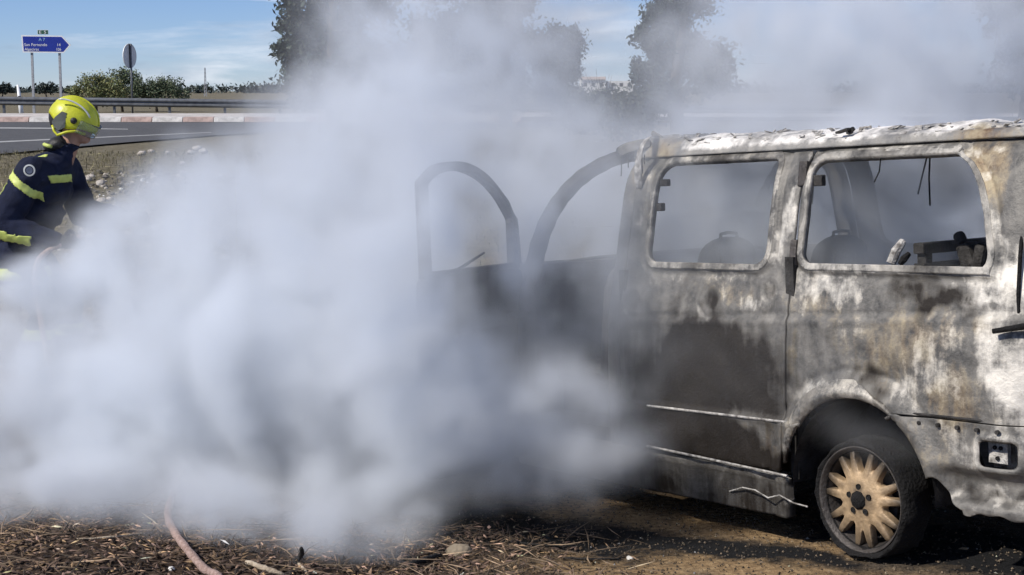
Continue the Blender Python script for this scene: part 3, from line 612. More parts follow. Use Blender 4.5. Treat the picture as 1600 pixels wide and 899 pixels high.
# rear bench frame and side trim remains seen through the rear window
m_ = MB(); m_.box((.05, -.85, 1.06+ZB), (.06, .55, .05)); m_.box((.05, -.85, .98+ZB), (.06, .55, .025)); m_.box((.05, -1.08, .72+ZB), (.05, .05, .7)); m_.box((.05, -.62, .72+ZB), (.05, .05, .7)); m_.build('bench_frame', SOOTY, van, bevel=.006)
MB().tube([vl(1392, 412, .12), vl(1400, 393, .14), vl(1411, 377, .18)], [.02, .022, .016], 8).build('belt_anchor', ASHY, van)
MB().tube([vl(1406, 413, .13), vl(1413, 404, .14), vl(1421, 396, .16)], [.012, .016, .01], 8).build('belt_buckle', CHAR, van)
m_ = MB(); p = vl(1515, 400, .7); m_.box(p, (.08, .08, .12), Matrix.Rotation(.3, 3, 'Y')); m_.box(p+Vector((.05, 0, .08)), (.05, .05, .06), Matrix.Rotation(.5, 3, 'Y')); m_.box(p+Vector((-.07, .02, -.03)), (.06, .06, .18), Matrix.Rotation(-.25, 3, 'Y')); m_.build('burnt_trim', SOOTY, van, bevel=.02)
MB().tube([vl(1376, 248, .2), vl(1374, 268, .22), vl(1366, 285, .22)], .003, 5).build('hanging_wire', CHAR, van)

for k in range(5):
    u_ = random.uniform(-.4, 1.4); w_ = random.uniform(.5, 1.5); L_ = random.uniform(.08, .32); x1 = u_+random.uniform(-.15, .15)
    MB().tube([(u_, -w_, 1.56+ZB), ((u_+x1)/2+.03, -w_, 1.56+ZB-L_*.6), (x1, -w_+.05, 1.56+ZB-L_)], .004, 5).build('hanging_wire', CHAR, van)
for s_ in [o for o in van.children if o.name.startswith('seat') and o.type == 'EMPTY'][:2]:
    for y_ in (-.12, -.04, .04, .12):
        MB().tube([(-.10-.05*j/10+.012*(-1)**j, y_+.012*(1 if j % 4 < 2 else -1), .45+.055*j) for j in range(11)], .004, 5).build('spring', SOOTY, s_)

# ------------------------------------------------------------------ road, kerb, verge
ASPH = mat('asphalt', (.085, .085, .088), .85, 0, .3, 3, .4, 60); PAINT = mat('road_paint', (.42, .42, .41), .7, 0, .3, 4)
near = [on_z(p[0], p[1], 1.0) for p in ((-900, 300), (-300, 262), (0, 241), (160, 226), (330, 212), (480, 204), (700, 198), (1100, 195))]
far_ = [on_z(p[0], p[1], 1.0) for p in ((-900, 190), (-300, 190), (0, 190.5), (160, 191), (330, 191.5), (480, 192), (700, 192), (1100, 192))]
def ribbon(name, a, b, z, mt, parent=None):
    vs = [(p[0], p[1], z) for p in a] + [(p[0], p[1], z) for p in b]; n = len(a)
    return link(name, mesh(name, vs, [(i, i+1, n+i+1, n+i) for i in range(n-1)]), mt, parent)
road = tag(ribbon('road', near, far_, 1.004, ASPH), kind='structure')
ribbon('lane_marking', [on_z(p[0], p[1], 1.0) for p in ((-300, 201.5), (0, 201.5), (90, 202), (200, 203))], [on_z(p[0], p[1], 1.0) for p in ((-300, 199.3), (0, 199.6), (90, 200.4), (200, 202))], 1.008, PAINT, road)
ribbon('lane_marking', [on_z(p[0], p[1], 1.0) for p in ((-300, 240), (0, 223.5), (90, 219), (200, 214), (330, 208))], [on_z(p[0], p[1], 1.0) for p in ((-300, 237), (0, 221.5), (90, 217.4), (200, 212.8), (330, 207.2))], 1.008, PAINT, road)
kerb = tag(empty('kerb', (0, far_[3][1], 1.0)), kind='structure')
KW = mat('white_painted_concrete', (.66, .64, .62), .8, 0, .35, 5, .2); KR = mat('red_painted_concrete', (.50, .37, .33), .8, 0, .4, 5, .2)
ky = far_[3][1]; me_k = {}
for c_, m_ in (('w', KW), ('r', KR)):
    o = MB().add([(-.49, 0, 0), (.49, 0, 0), (.49, .06, .15), (-.49, .06, .15), (-.49, .35, .17), (.49, .35, .17), (-.49, .35, 0), (.49, .35, 0)], [(0, 1, 2, 3), (3, 2, 5, 4), (4, 5, 7, 6), (0, 3, 4, 6), (1, 7, 5, 2), (0, 6, 7, 1)]).build('kerb_stone', m_, kerb, bevel=.012)
    o.location = (-19.2 if c_ == 'w' else -18.2, 0, 0); me_k[c_] = o
for k in range(2, 20):
    o = me_k['w' if k % 2 == 0 else 'r'].copy(); COL.objects.link(o); o.location = (-19.2+k, 0, 0)
n_ = 40; xs = np.linspace(-40, 40, n_)
apron = tag(link('pavement', mesh('pavement', [(x, ky+.353, 1.165) for x in xs] + [(x, ky+2.4, 1.25) for x in xs] + [(x, ky+2.5, .98) for x in xs], [(i+r*n_, i+1+r*n_, (r+1)*n_+i+1, (r+1)*n_+i) for r in range(2) for i in range(n_-1)]), mat('pale_concrete', (.60, .56, .53), .85, 0, .3, 2, .2)), kind='structure')

# guard rail behind the pavement
GALV = mat('galvanised_steel', (.17, .18, .20), .55, .4, .35, 6)
gr_ = empty('guard_rail', (-19, ky+6, 1.0)); tag(gr_, 'long steel guard rail on short posts behind the kerb', 'guard rail')
def rail_z(x): return .50 - .012*(x)          # falls slightly to the right
sec = [(0, .0), (-.05, .03), (-.08, .06), (-.08, .10), (-.02, .14), (-.02, .17), (-.08, .21), (-.08, .25), (-.05, .28), (0, .31)]
vs = []; xs = [0, 6, 12, 18, 24, 32]
for x in xs:
    for (y_, z) in sec: vs.append((x, y_, z+rail_z(x)+.0))
n = len(sec); me = mesh('beam', vs, [(i*n+k, (i+1)*n+k, (i+1)*n+k+1, i*n+k+1) for i in range(len(xs)-1) for k in range(n-1)])
o = link('beam', me, GALV, gr_); o.modifiers.new('t', 'SOLIDIFY').thickness = .012
pm = MB().box((0, .07, .35), (.08, .11, .9)).build('post', GALV, gr_, bevel=.008); pm.location = (.6, 0, -.08)
for k in range(1, 16):
    c = pm.copy(); COL.objects.link(c); c.location = (.6+2.0*k, 0, -.08-.02*k)

# direction sign
BLUE = mat('sign_blue', (.008, .028, .30), .45, 0, .12, 3); WHT = mat('sign_white', (.80, .82, .85), .5, 0, .08, 5); GRN = mat('sign_green', (.02, .10, .06), .5, 0, .2, 5); STEEL = mat('sign_post_steel', (.45, .46, .48), .5, .4, .3, 12); GREYB = mat('sign_back_grey', (.78, .78, .78), .6, .1, .15, 8)
DS = 71.0
def S3(px, py, d=DS): return Vector(at(px, py, d))
sg = empty('direction_sign', S3(75, 181)); sg.location.z = 1.0; tag(sg, 'blue arrow-shaped road direction sign with white lettering on two posts', 'road sign')
O0 = Vector(sg.location)
def plate(name, pts, y_, th, mt, par):
    n = len(pts); vs = [(p[0], y_, p[1]) for p in pts] + [(p[0], y_+th, p[1]) for p in pts]
    return link(name, mesh(name, vs, [tuple(range(n)), tuple(range(2*n-1, n-1, -1))] + [(i, n+i, n+(i+1) % n, (i+1) % n) for i in range(n)]), mt, par)
def L2(px, py): q = S3(px, py)-O0; return (q.x, q.z)
out_ = [L2(37.5, 55.5), L2(101, 56.5), L2(114.5, 71), L2(103, 83.5), L2(39, 82.5)]
cx_ = sum(p[0] for p in out_)/5; cz_ = sum(p[1] for p in out_)/5
inn = [L2(39.8, 57.6), L2(100.2, 58.4), L2(111.5, 70.8), L2(102.2, 81.4), L2(41, 80.6)]
pl = plate('panel', out_, 0, .03, WHT, sg); plate('blue_face', inn, -.006, .005, BLUE, pl)
tg = plate('route_plate', [L2(63, 47.5), L2(80, 47.5), L2(80, 54.5), L2(63, 54.5)], 0, .02, WHT, sg); plate('green_face', [L2(63.6, 48), L2(79.4, 48), L2(79.4, 54), L2(63.6, 54)], -.006, .005, GRN, tg)
def text(body, px, py, hpx, par, mt, y_=-.012, name='lettering', d=DS, wide=1.0):
    cu = bpy.data.curves.new(name, 'FONT'); cu.body = body; cu.size = 1.0; cu.extrude = .002; tmp = bpy.data.objects.new('tmp', cu); COL.objects.link(tmp)
    bpy.context.view_layer.update(); me = bpy.data.meshes.new_from_object(tmp.evaluated_get(bpy.context.evaluated_depsgraph_get())); bpy.data.objects.remove(tmp)
    s = hpx/FPX*d/.72; o = link(name, me, mt, par); o.rotation_euler = (math.pi/2, 0, 0); o.scale = (s*wide, s, s); q = S3(px, py, d)-O0; o.location = (q.x, y_, q.z); return o
text('San Fernando', 42, 72.6, 4.6, pl, WHT, wide=1.02); text('Algeciras', 42.3, 79.6, 4.4, pl, WHT, wide=1.0); text('14', 92.5, 72.8, 4.4, pl, WHT); text('106', 91, 79.8, 4.4, pl, WHT, wide=.9)
PB = mat('sign_pale_blue', (.30, .55, .80), .5, 0, .1, 5); text('A', 64.5, 64.6, 4.6, pl, PB, wide=1.2); text('7', 71, 64.6, 4.6, pl, PB, wide=1.2); text('E', 65.5, 53.3, 4.6, tg, WHT, wide=1.3); text('5', 73, 53.3, 4.6, tg, WHT, wide=1.3)
for (a, b_) in ((52.5, 57), (95.5, 98.5)):
    p0 = S3(a, 80)-O0; p1 = S3(b_, 181)-O0; MB().box((p0.x, .09, (p0.z+.3)/2-.05), (.11, .06, p0.z+.5)).build('post', STEEL, sg, bevel=.01)
# round sign seen from behind
p = at(207.5, 188, 59); rs = empty('round_sign', (p[0], p[1], 1.0)); tag(rs, 'round traffic sign seen almost edge-on from behind on a slim pole', 'road sign')
rs.rotation_euler = (0, 0, rad(180+71))
MB().tube([(0, 0, -.05), (0, 0, 2.72)], .034, 10).build('pole', GALV, rs, True)
dsc = MB().lathe([(.001, -.055), (.41, -.055), (.45, -.045), (.45, -.07), (.001, -.07)], 36, 'Y', (0, 0, 2.28)).build('disc', GREYB, rs)
MB().box((0, -.036, 2.28), (.07, .03, .86)).build('bracket', SOOTY, rs, bevel=.006)
# small delineator by the rail
p = at(33, 150, 64); dp = empty('marker_post', (p[0], p[1], 1.0)); tag(dp, 'small leaning white marker post at the far end of the guard rail', 'post')
MB().tube([(0, 0, -.1), (-.04, 0, .5), (-.12, 0, 1.25)], [.10, .09, .05], 8).build('shaft', WHT, dp, True)
MB().box((-.05, -.06, .75), (.10, .05, .12)).build('reflector', SOOTY, dp)

# ------------------------------------------------------------------ vegetation
def leaf_mesh(name, pts, size, base, var=.35, seed=0):
    """leaf-sized quads at pts, every leaf its own tone"""
    r = np.random.default_rng(seed); n = len(pts); a = r.normal(size=(n, 3)); a /= np.linalg.norm(a, axis=1)[:, None]; b = r.normal(size=(n, 3)); b -= (b*a).sum(1)[:, None]*a; b /= np.linalg.norm(b, axis=1)[:, None]
    s = size*r.uniform(.6, 1.4, n)[:, None]; v = np.stack([pts-a*s, pts-b*s*.45, pts+a*s, pts+b*s*.45], 1).reshape(-1, 3)
    me = bpy.data.meshes.new(name); me.vertices.add(4*n); me.vertices.foreach_set('co', v.astype(np.float32).ravel()); me.loops.add(4*n); me.loops.foreach_set('vertex_index', np.arange(4*n, dtype=np.int32)); me.polygons.add(n); me.polygons.foreach_set('loop_start', np.arange(0, 4*n, 4, dtype=np.int32)); me.update(); me.validate()
    tone = np.array(base)[None]*r.uniform(1-var, 1+var, (n, 1))*np.array([1, 1, 1])[None]; tone[:, 0] *= r.uniform(.85, 1.25, n); set_tone(me, np.repeat(tone, 4, 0)); return me
LEAF = vcol_mat('leaf', .6, var=.1); BARK = mat('bark', (.10, .08, .06), .9, 0, .5, 14, .5, 50)
def crown_pts(clumps, n, seed):
    r = np.random.default_rng(seed); w_ = np.array([c[3]**2 for c in clumps]); w_ = w_/w_.sum(); P = []
    for c, k in zip(clumps, r.multinomial(n, w_)):
        sub = r.normal(size=(22, 3)); sub /= np.linalg.norm(sub, axis=1)[:, None]; sub *= c[3]*r.uniform(.35, .95, (22, 1)); j = r.integers(0, 22, k)
        P.append(np.array(c[:3])[None] + sub[j]*np.array([1, 1, .85]) + r.normal(size=(k, 3))*c[3]*.2)
    return np.concatenate(P)
def tree(name, label, base, clumps, n, leaf, col, trunk_r, seed, group=None, cat='tree'):
    t_ = empty(name, base); tag(t_, label, cat, group)
    link('crown', leaf_mesh('crown', crown_pts(clumps, n, seed), leaf, col, seed=seed), LEAF, t_)
    m_ = MB(); top = max(c[2] for c in clumps); r = random.Random(seed)
    m_.tube([(0, 0, -.2), (r.uniform(-.1, .1), 0, top*.3), (r.uniform(-.2, .2), 0, top*.6), (r.uniform(-.2, .2), 0, top*.92)], [trunk_r, trunk_r*.75, trunk_r*.5, trunk_r*.15], 9)
    for c in clumps: m_.tube([(0, 0, max(.15, c[2]*.55)), (c[0]*.5, c[1]*.5, c[2]*.8), (c[0], c[1], c[2])], [trunk_r*.35, trunk_r*.25, trunk_r*.08], 5)
    m_.build('trunk', BARK, t_, True); return t_
def cl(px, py, r_, D, base, dy=0): q = at(px, py, D) - base; return (q[0], q[1]+dy, q[2], r_)
def base_at(px, D): p = at(px, 160, D); return np.array([p[0], p[1], .95])
D = 42; bA = base_at(520, D)
tree('evergreen_tree', 'tall dark evergreen tree at the edge of the smoke, nearest the road signs', bA, [cl(470, 20, .75, D, bA), cl(452, 75, .55, D, bA), cl(460, 115, .6, D, bA, .5), cl(520, 60, 1.0, D, bA, .8), cl(500, -40, .9, D, bA), cl(560, 0, 1.1, D, bA, 1), cl(570, 100, .9, D, bA), cl(480, 145, .5, D, bA), cl(540, -110, 1.0, D, bA), cl(455, 40, .4, D, bA), cl(505, 105, .6, D, bA), cl(490, 60, .55, D, bA), cl(530, 130, .6, D, bA)], 26000, .075, (.030, .045, .030), .22, 11, 'trees behind the smoke')
bB = base_at(790, D+4)
tree('evergreen_tree', 'broad evergreen tree veiled by the thickest smoke', bB, [cl(770, 30, 1.1, 46, bB), cl(810, -10, .8, 46, bB), cl(820, 70, .8, 46, bB), cl(740, 90, 1.0, 46, bB), cl(680, 60, 1.0, 46, bB, .6), cl(790, 130, .9, 46, bB), cl(700, -40, 1.2, 46, bB), cl(640, 110, .8, 46, bB)], 24000, .08, (.035, .05, .035), .22, 12, 'trees behind the smoke')
bC = base_at(878, 52)
tree('rounded_tree', 'small round-crowned tree beside the white building', bC, [cl(880, 65, .65, 52, bC), cl(868, 95, .7, 52, bC), cl(890, 105, .55, 52, bC), cl(860, 135, .7, 52, bC, .4), cl(890, 80, .4, 52, bC)], 11000, .065, (.04, .055, .035), .12, 13, 'trees behind the smoke')
bD = base_at(1060, 40)
tree('evergreen_tree', 'tall dark evergreen tree rising behind the front of the van roof', bD, [cl(1035, 30, .6, 40, bD), cl(1015, 60, .4, 40, bD), cl(1010, 110, .42, 40, bD), cl(1060, 80, .8, 40, bD, .4), cl(1070, 0, .9, 40, bD), cl(1040, 150, .6, 40, bD), cl(1090, -60, 1.0, 40, bD), cl(1110, 100, .8, 40, bD, .4), cl(1040, -30, .6, 40, bD)], 26000, .07, (.030, .045, .032), .2, 14, 'trees behind the smoke')
bE = base_at(1600, 40)
tree('evergreen_tree', 'evergreen tree almost lost in smoke above the rear of the van', bE, [cl(1575, 20, .7, 40, bE), cl(1600, -20, .9, 40, bE), cl(1620, 80, .9, 40, bE), cl(1590, 100, .7, 40, bE)], 15000, .075, (.03, .045, .032), .2, 15, 'trees behind the smoke')
# scrub behind the guard rail
OL = (.085, .10, .045)
for k, (px, w_, top, D, lab, cc_) in enumerate(((150, 46, 112, 78, 'yellowish green bush behind the direction sign', (.17, .19, .08)), (192, 48, 104, 80, 'tallest olive green bush behind the round sign', (.12, .15, .075)), (246, 46, 119, 79, 'low dark green bush just past the round sign', (.085, .115, .065)))):
    b_ = base_at(px, D); tree('bush', lab, b_, [cl(px-w_*.5, 138, .55, D, b_), cl(px-w_*.15, top+20, .6, D, b_), cl(px+w_*.2, top+16, .55, D, b_, .4), cl(px+w_*.55, 137, .55, D, b_), cl(px, 146, .7, D, b_), cl(px-w_*.7, 147, .45, D, b_), cl(px+w_*.8, 147, .45, D, b_), cl(px+w_*.02, top+12, .3, D, b_)], 6000, .055, cc_, .08, 30+k, 'bushes behind the guard rail', 'bush')
for k, (px, w_, top, lab) in enumerate(((4, 24, 133, 'far dark tree clump at the left edge of the picture'), (73, 22, 130, 'far dark tree between the two posts of the direction sign'))):
    D = 190; b_ = base_at(px, D); tree('far_tree', lab, b_, [cl(px-w_*.3, 139, .7, D, b_), cl(px, top+7, .7, D, b_), cl(px+w_*.35, 138, .7, D, b_)], 900, .16, (.022, .035, .03), .12, 40+k, 'far trees on the plain')
b_ = base_at(945, 60); t_ = empty('bare_shrub', b_); tag(t_, 'thin leafless shrub in front of the white building', 'shrub')
m_ = MB(); r_ = random.Random(5)
for k in range(26):
    a = r_.uniform(0, 6.28); L_ = r_.uniform(.9, 1.9); lean = r_.uniform(.1, .6); P = [(0, 0, 0)]
    for j in range(1, 5): P.append((math.cos(a)*lean*L_*j/4+r_.uniform(-.05, .05), math.sin(a)*lean*L_*j/4, L_*j/4))
    m_.tube(P, [.02, .016, .012, .008, .004], 4)
m_.build('twigs', BARK, t_)
for k, (px, w_, D, lab) in enumerate(((915, 60, 38, 'dark bush below the white building'), (985, 60, 33, 'dark bush in smoke just in front of the van roof corner'))):
    b_ = base_at(px, D); b_[2] = .9; tree('bush', lab, b_, [cl(px-w_*.4, 168, .5, D, b_), cl(px, 165, .45, D, b_), cl(px+w_*.4, 165, .5, D, b_), cl(px, 185, .6, D, b_)], 5000, .05, (.04, .05, .03), .08, 50+k, 'bushes in the smoke', 'bush')
# white building far off
p = at(940, 141, 240); bl = empty('white_building', (p[0], p[1], .95)); tag(bl, 'low white building on the horizon seen through a gap in the smoke', 'building')
k_ = 240/FPX; h_ = 2.75
MB().box((-1.4, 0, h_/2), (38*k_, 5, h_)).box((2.7, .5, h_*.46), (40*k_, 5, h_*.92)).build('wall', mat('whitewash', (.80, .78, .74), .8, 0, .12, 2), bl)
MB().add([(-1.4-20*k_, -2.8, h_), (-1.4+20*k_, -2.8, h_), (-1.4+20*k_, 2.8, h_), (-1.4-20*k_, 2.8, h_), (-1.4-20*k_, 0, h_+.45), (-1.4+20*k_, 0, h_+.45)], [(0, 1, 5, 4), (2, 3, 4, 5), (0, 4, 3), (1, 2, 5), (0, 3, 2, 1)]).build('roof', mat('pale_tiles', (.55, .45, .38), .85, 0, .3, 3), bl)
for xx in (-2.6, -1.4, -.2, 1.6, 2.8, 4.0): MB().box((xx, -2.51 if xx < 1 else -2.01, h_*.72), (.5, .04, .5)).build('window', SOOTY, bl)
# mast
p = at(321, 142, 300); ms = empty('mast', (p[0], p[1], .95)); tag(ms, 'thin lattice mast on the horizon past the bushes', 'mast')
H_ = 45*300/FPX; m_ = MB()
for (x, y_) in ((-.22, -.22), (.22, -.22), (.22, .22), (-.22, .22)): m_.tube([(x, y_, 0), (x*.3, y_*.3, H_)], .035, 4)
for j in range(8):
    f0, f1 = j/8, (j+1)/8; s0, s1 = .22*(1-.7*f0), .22*(1-.7*f1); m_.tube([(-s0, -s0, H_*f0), (s1, -s1, H_*f1)], .03, 4); m_.tube([(s0, -s0, H_*f0), (-s1, -s1, H_*f1)], .03, 4)
m_.build('lattice', STEEL, ms)
# wooded skyline
r = np.random.default_rng(77); P = []
for k in range(420):
    D = r.uniform(700, 1100); px = r.uniform(-250, 1850); hgt = r.uniform(2.0, 4.6)*(1.2 if px > 250 else .8); c = at(px, 143, D); P.append(np.array([c[0], c[1], 1+hgt*.5]) + r.normal(size=(34, 3))*np.array([3.2, 1.5, hgt*.3]))
P = np.concatenate(P); P[:, 2] = np.maximum(P[:, 2], 1.0)
tag(link('treeline', leaf_mesh('treeline', P, 1.3, (.03, .045, .04), seed=3), LEAF), 'dark wooded skyline along the horizon', 'treeline', kind='stuff')

# ------------------------------------------------------------------ loose stuff on the ground
def gz_arr(x, y):
    q = np.stack([x, y, 0*x], 1); n = np.clip(1-(y-14)/10, 0, 1)*(y < 24); return terrain(x, y) + n*(.028*vnoise(q, 1.3, 3, 1) + .012*vnoise(q, 6, 2, 2))
def scatter_chips(name, x, y, L_, wd, th, tones, tilt, seed, lift=.004):
    """thin four-sided slivers lying about"""
    r = np.random.default_rng(seed); n = len(x); z = gz_arr(x, y)+lift*r.uniform(.3, 3, n); a = r.uniform(0, math.pi*2, n); e = r.normal(0, tilt, n)
    d = np.stack([np.cos(a)*np.cos(e), np.sin(a)*np.cos(e), np.sin(e)], 1)*(L_/2)[:, None]; s = np.stack([-np.sin(a), np.cos(a), 0*a], 1)*(wd/2)[:, None]; u = np.array([0, 0, 1])[None]*(th/2)[:, None]; c = np.stack([x, y, z], 1)
    bend = r.normal(0, .12, (n, 1))*s/np.maximum(wd/2, 1e-6)[:, None]*L_[:, None]
    v = np.stack([c-d, c-s-bend*.3, c+u-bend*.3, c+s-bend*.3, c+d], 1).reshape(-1, 3); b = np.arange(n)[:, None]*5
    f = np.concatenate([b+np.array(q)[None] for q in ((0, 1, 2), (0, 2, 3), (4, 2, 1), (4, 3, 2), (0, 3, 1), (4, 1, 3))])
    me = bpy.data.meshes.new(name); me.from_pydata(v.tolist(), [], f.tolist()); me.update(); set_tone(me, np.repeat(tones, 5, 0)); return me
STRAW = vcol_mat('dry_straw', .8, var=.2, nscale=60)
n = 15000; r = np.random.default_rng(5); x = r.uniform(-3.0, .55, n); y = r.uniform(5.9, 7.9, n); k = r.random(n) < (sstep(.45, -.45, x)*.9+.06)*sstep(8, 7.1, y); x, y = x[k], y[k]; n = len(x)
tn = np.array([.20, .13, .08])[None]*np.exp(r.normal(-.75, .85, (n, 1))); tn[:, 2] *= r.uniform(.8, 1.3, n); tn = np.clip(tn, .008, .62)
tag(link('straw_litter', scatter_chips('straw_litter', x, y, r.uniform(.02, .075, n), r.uniform(.006, .020, n), r.uniform(.004, .014, n), tn, .32, 6, .006), STRAW), 'brown chopped straw and bark litter covering the near ground', 'litter', kind='stuff')
n = 450; x = r.uniform(-3.0, .6, n); y = r.uniform(5.9, 7.6, n); tn = np.array([.28, .20, .13])[None]*np.exp(r.normal(-1.0, .7, (n, 1)))
tag(link('dry_stalks', scatter_chips('dry_stalks', x, y, r.uniform(.12, .42, n), r.uniform(.005, .010, n), r.uniform(.004, .008, n), np.clip(tn, .01, .6), .12, 7, .012), STRAW), 'long dry plant stalks strewn over the brown litter', 'stalks', kind='stuff')
n = 7000; x = r.uniform(-.6, 3.2, n); y = r.uniform(5.8, 9.0, n); tn = np.array([.14, .105, .07])[None]*np.exp(r.normal(-.9, .8, (n, 1)))
tag(link('gravel', scatter_chips('gravel', x, y, r.uniform(.006, .024, n)*r.uniform(.5, 1, n), r.uniform(.006, .016, n), r.uniform(.008, .018, n), np.clip(tn, .006, .25), .1, 8, .003), STRAW), 'fine gravel and cinders scattered beside the van', 'gravel', kind='stuff')
n = 17000; y = r.uniform(9.5, 26, n); x = r.uniform(-.36, .05, n)*y; tn = np.array([.19, .17, .09])[None]*np.exp(r.normal(-.5, .5, (n, 1)))
tag(link('grass', scatter_chips('grass', x, y, r.uniform(.05, .16, n), r.uniform(.006, .014, n), r.uniform(.004, .01, n), tn, .8, 9, .015), STRAW), 'short dry grass on the bank up to the road', 'grass', kind='stuff')
ROCK = vcol_mat('pale_stone', .85, bump=.5, bscale=40, var=.3, nscale=12)
def rock_mesh(name, s, seed, tone):
    bm = bmesh.new(); bmesh.ops.create_icosphere(bm, subdivisions=2, radius=1); rr = random.Random(seed); off = Vector((seed*3.1, 0, 0))
    for v in bm.verts:
        k = 1+.35*mnoise.noise(v.co*1.3+off)+.15*mnoise.noise(v.co*3+off); v.co = Vector((v.co.x*s[0], v.co.y*s[1], v.co.z*s[2]))*k
    me = bpy.data.meshes.new(name); bm.to_mesh(me); bm.free(); set_tone(me, np.tile(tone, (len(me.vertices), 1))); return me
V = []; Fc = []; T = []; n = 2600; y = 10.2+11*r.random(n)**1.3; x = (-.265+.09*r.random(n)+.025*r.normal(size=n))*y; zz = gz_arr(x, y); ico = rock_mesh('tmp', (1, 1, .7), 3, (.3, .3, .3)); iv = np.array([v.co for v in ico.vertices]); bmx = bmesh.new(); bmesh.ops.create_icosphere(bmx, subdivisions=1, radius=1); iv = np.array([v.co for v in bmx.verts]); fi = np.array([[v.index for v in f.verts] for f in bmx.faces]); bmx.free(); bpy.data.meshes.remove(ico)
for k in range(n):
    s = .012+.05*r.random()**3; th = r.random()*6.3; R_ = np.array([[math.cos(th), -math.sin(th), 0], [math.sin(th), math.cos(th), 0], [0, 0, 1]]); q = iv*r.uniform(.6, 1.3, (len(iv), 1))*np.array([s, s*.75, s*.6]); V.append(q @ R_.T + np.array([x[k], y[k], zz[k]+s*.2])); Fc.append(fi+k*len(iv)); T.append(np.tile(np.array([.32, .29, .25])*math.exp(r.normal(-.5, .75)), (len(iv), 1)))
me = bpy.data.meshes.new('rubble'); me.from_pydata(np.concatenate(V).tolist(), [], np.concatenate(Fc).tolist()); me.update(); set_tone(me, np.clip(np.concatenate(T), .02, .75)); tag(link('rubble', me, ROCK), 'small broken rubble on the bank behind the firefighter', 'rubble', kind='stuff')
def place_rock(px, py, d, s, seed, tone, name, label, group=None, cat='stone'):
    p = at(px, py, d)
    for _ in range(40):       # slide along the line of sight to the ground
        p = at(px, py, d); g = ground_z(p[0], p[1])
        d *= 1+ (p[2]-g)*.08
    me = rock_mesh(name, s, seed, tone); o = link(name, me, ROCK); o.location = (p[0], p[1], ground_z(p[0], p[1])+s[2]*.3); me.shade_smooth(); tag(o, label, cat, group); return o
for k, (px, py, s_) in enumerate(((308, 232, .10), (298, 238, .07), (318, 236, .08), (222, 240, .08), (135, 283, .07), (142, 278, .06), (157, 287, .06), (160, 316, .07), (172, 312, .05), (285, 257, .06), (236, 236, .06), (262, 238, .05))):
    place_rock(px, py, 14, (s_, s_*.8, s_*.6), 60+k, (.42, .38, .34), 'stone', 'pale broken stone lying on the rubble bank behind the firefighter', 'stones on the bank')
place_rock(268, 891, 6.6, (.014, .014, .012), 80, (.75, .74, .72), 'pebble', 'small round white pebble in the brown litter', cat='pebble')
place_rock(718, 868, 6.8, (.06, .045, .045), 81, (.22, .18, .13), 'clod', 'knobbly brown clod at the edge of the smoke', cat='clod')
place_rock(985, 874, 6.7, (.018, .015, .012), 82, (.5, .48, .45), 'pebble', 'grey pebble on the sooty ground before the van', cat='pebble')
def stick(name, pts, rad_, mt, label, cat='stick'):
    P = []
    for (px, py, up) in pts:
        d = 6.7
        for _ in range(40): p = at(px, py, d); d *= 1+(p[2]-ground_z(p[0], p[1])-up)*.08
        P.append(at(px, py, d))
    c = Vector(P[0]); P2 = []
    for i in range(len(P)-1):
        for j in range(4): f = j/4; P2.append(Vector(P[i])*(1-f)+Vector(P[i+1])*f - c + Vector((random.uniform(-1, 1), random.uniform(-1, 1), random.uniform(-1, 1)))*rad_*.35)
    P2.append(Vector(P[-1])-c); n = len(P2); m_ = MB(); m_.tube(P2, [rad_*(1-.6*abs(2*i/(n-1)-.9)**2*.6)*random.uniform(.85, 1.1) for i in range(n)], 7); o = m_.build(name, mt, None, True); o.location = c; tag(o, label, cat); return o
PALE = mat('weathered_wood', (.50, .42, .32), .85, 0, .5, 30, .5, 120, col2=(.20, .15, .10)); CHW = mat('charred_wood', (.02, .018, .017), .9, 0, .5, 20, .5, 80)
stick('branch', [(385, 878, .02), (412, 888, .03), (445, 899, .02)], .013, PALE, 'pale broken branch at the bottom edge beside the hose', 'branch')
stick('stick', [(462, 876, .0), (470, 868, .05), (471, 856, .10)], .011, CHW, 'charred stub standing up out of the smoke'); stick('stick', [(465, 880, .01), (476, 890, .02), (482, 899, .01)], .008, PALE, 'short pale stick below the charred stub')
stick('stick', [(640, 838, .005), (700, 834, .01), (725, 826, .02)], .007, CHW, 'thin charred stick at the edge of the thick smoke'); stick('stick', [(810, 848, .005), (850, 853, .01), (900, 855, .005)], .006, CHW, 'thin charred stick on bare ground left of the soot patch')
stick('stick', [(640, 882, .01), (668, 872, .03), (690, 868, .02)], .012, CHW, 'crooked dark branch beside the brown clod', 'branch'); stick('stick', [(880, 872, .005), (930, 874, .01), (970, 873, .005)], .006, CHW, 'straight charred stick on the gravel nearest the camera')
stick('branch', [(225, 834, .01), (205, 836, .02), (170, 840, .02), (120, 842, .02)], .006, PALE, 'long pale stalk lying flat under the smoke left of the hose', 'branch')

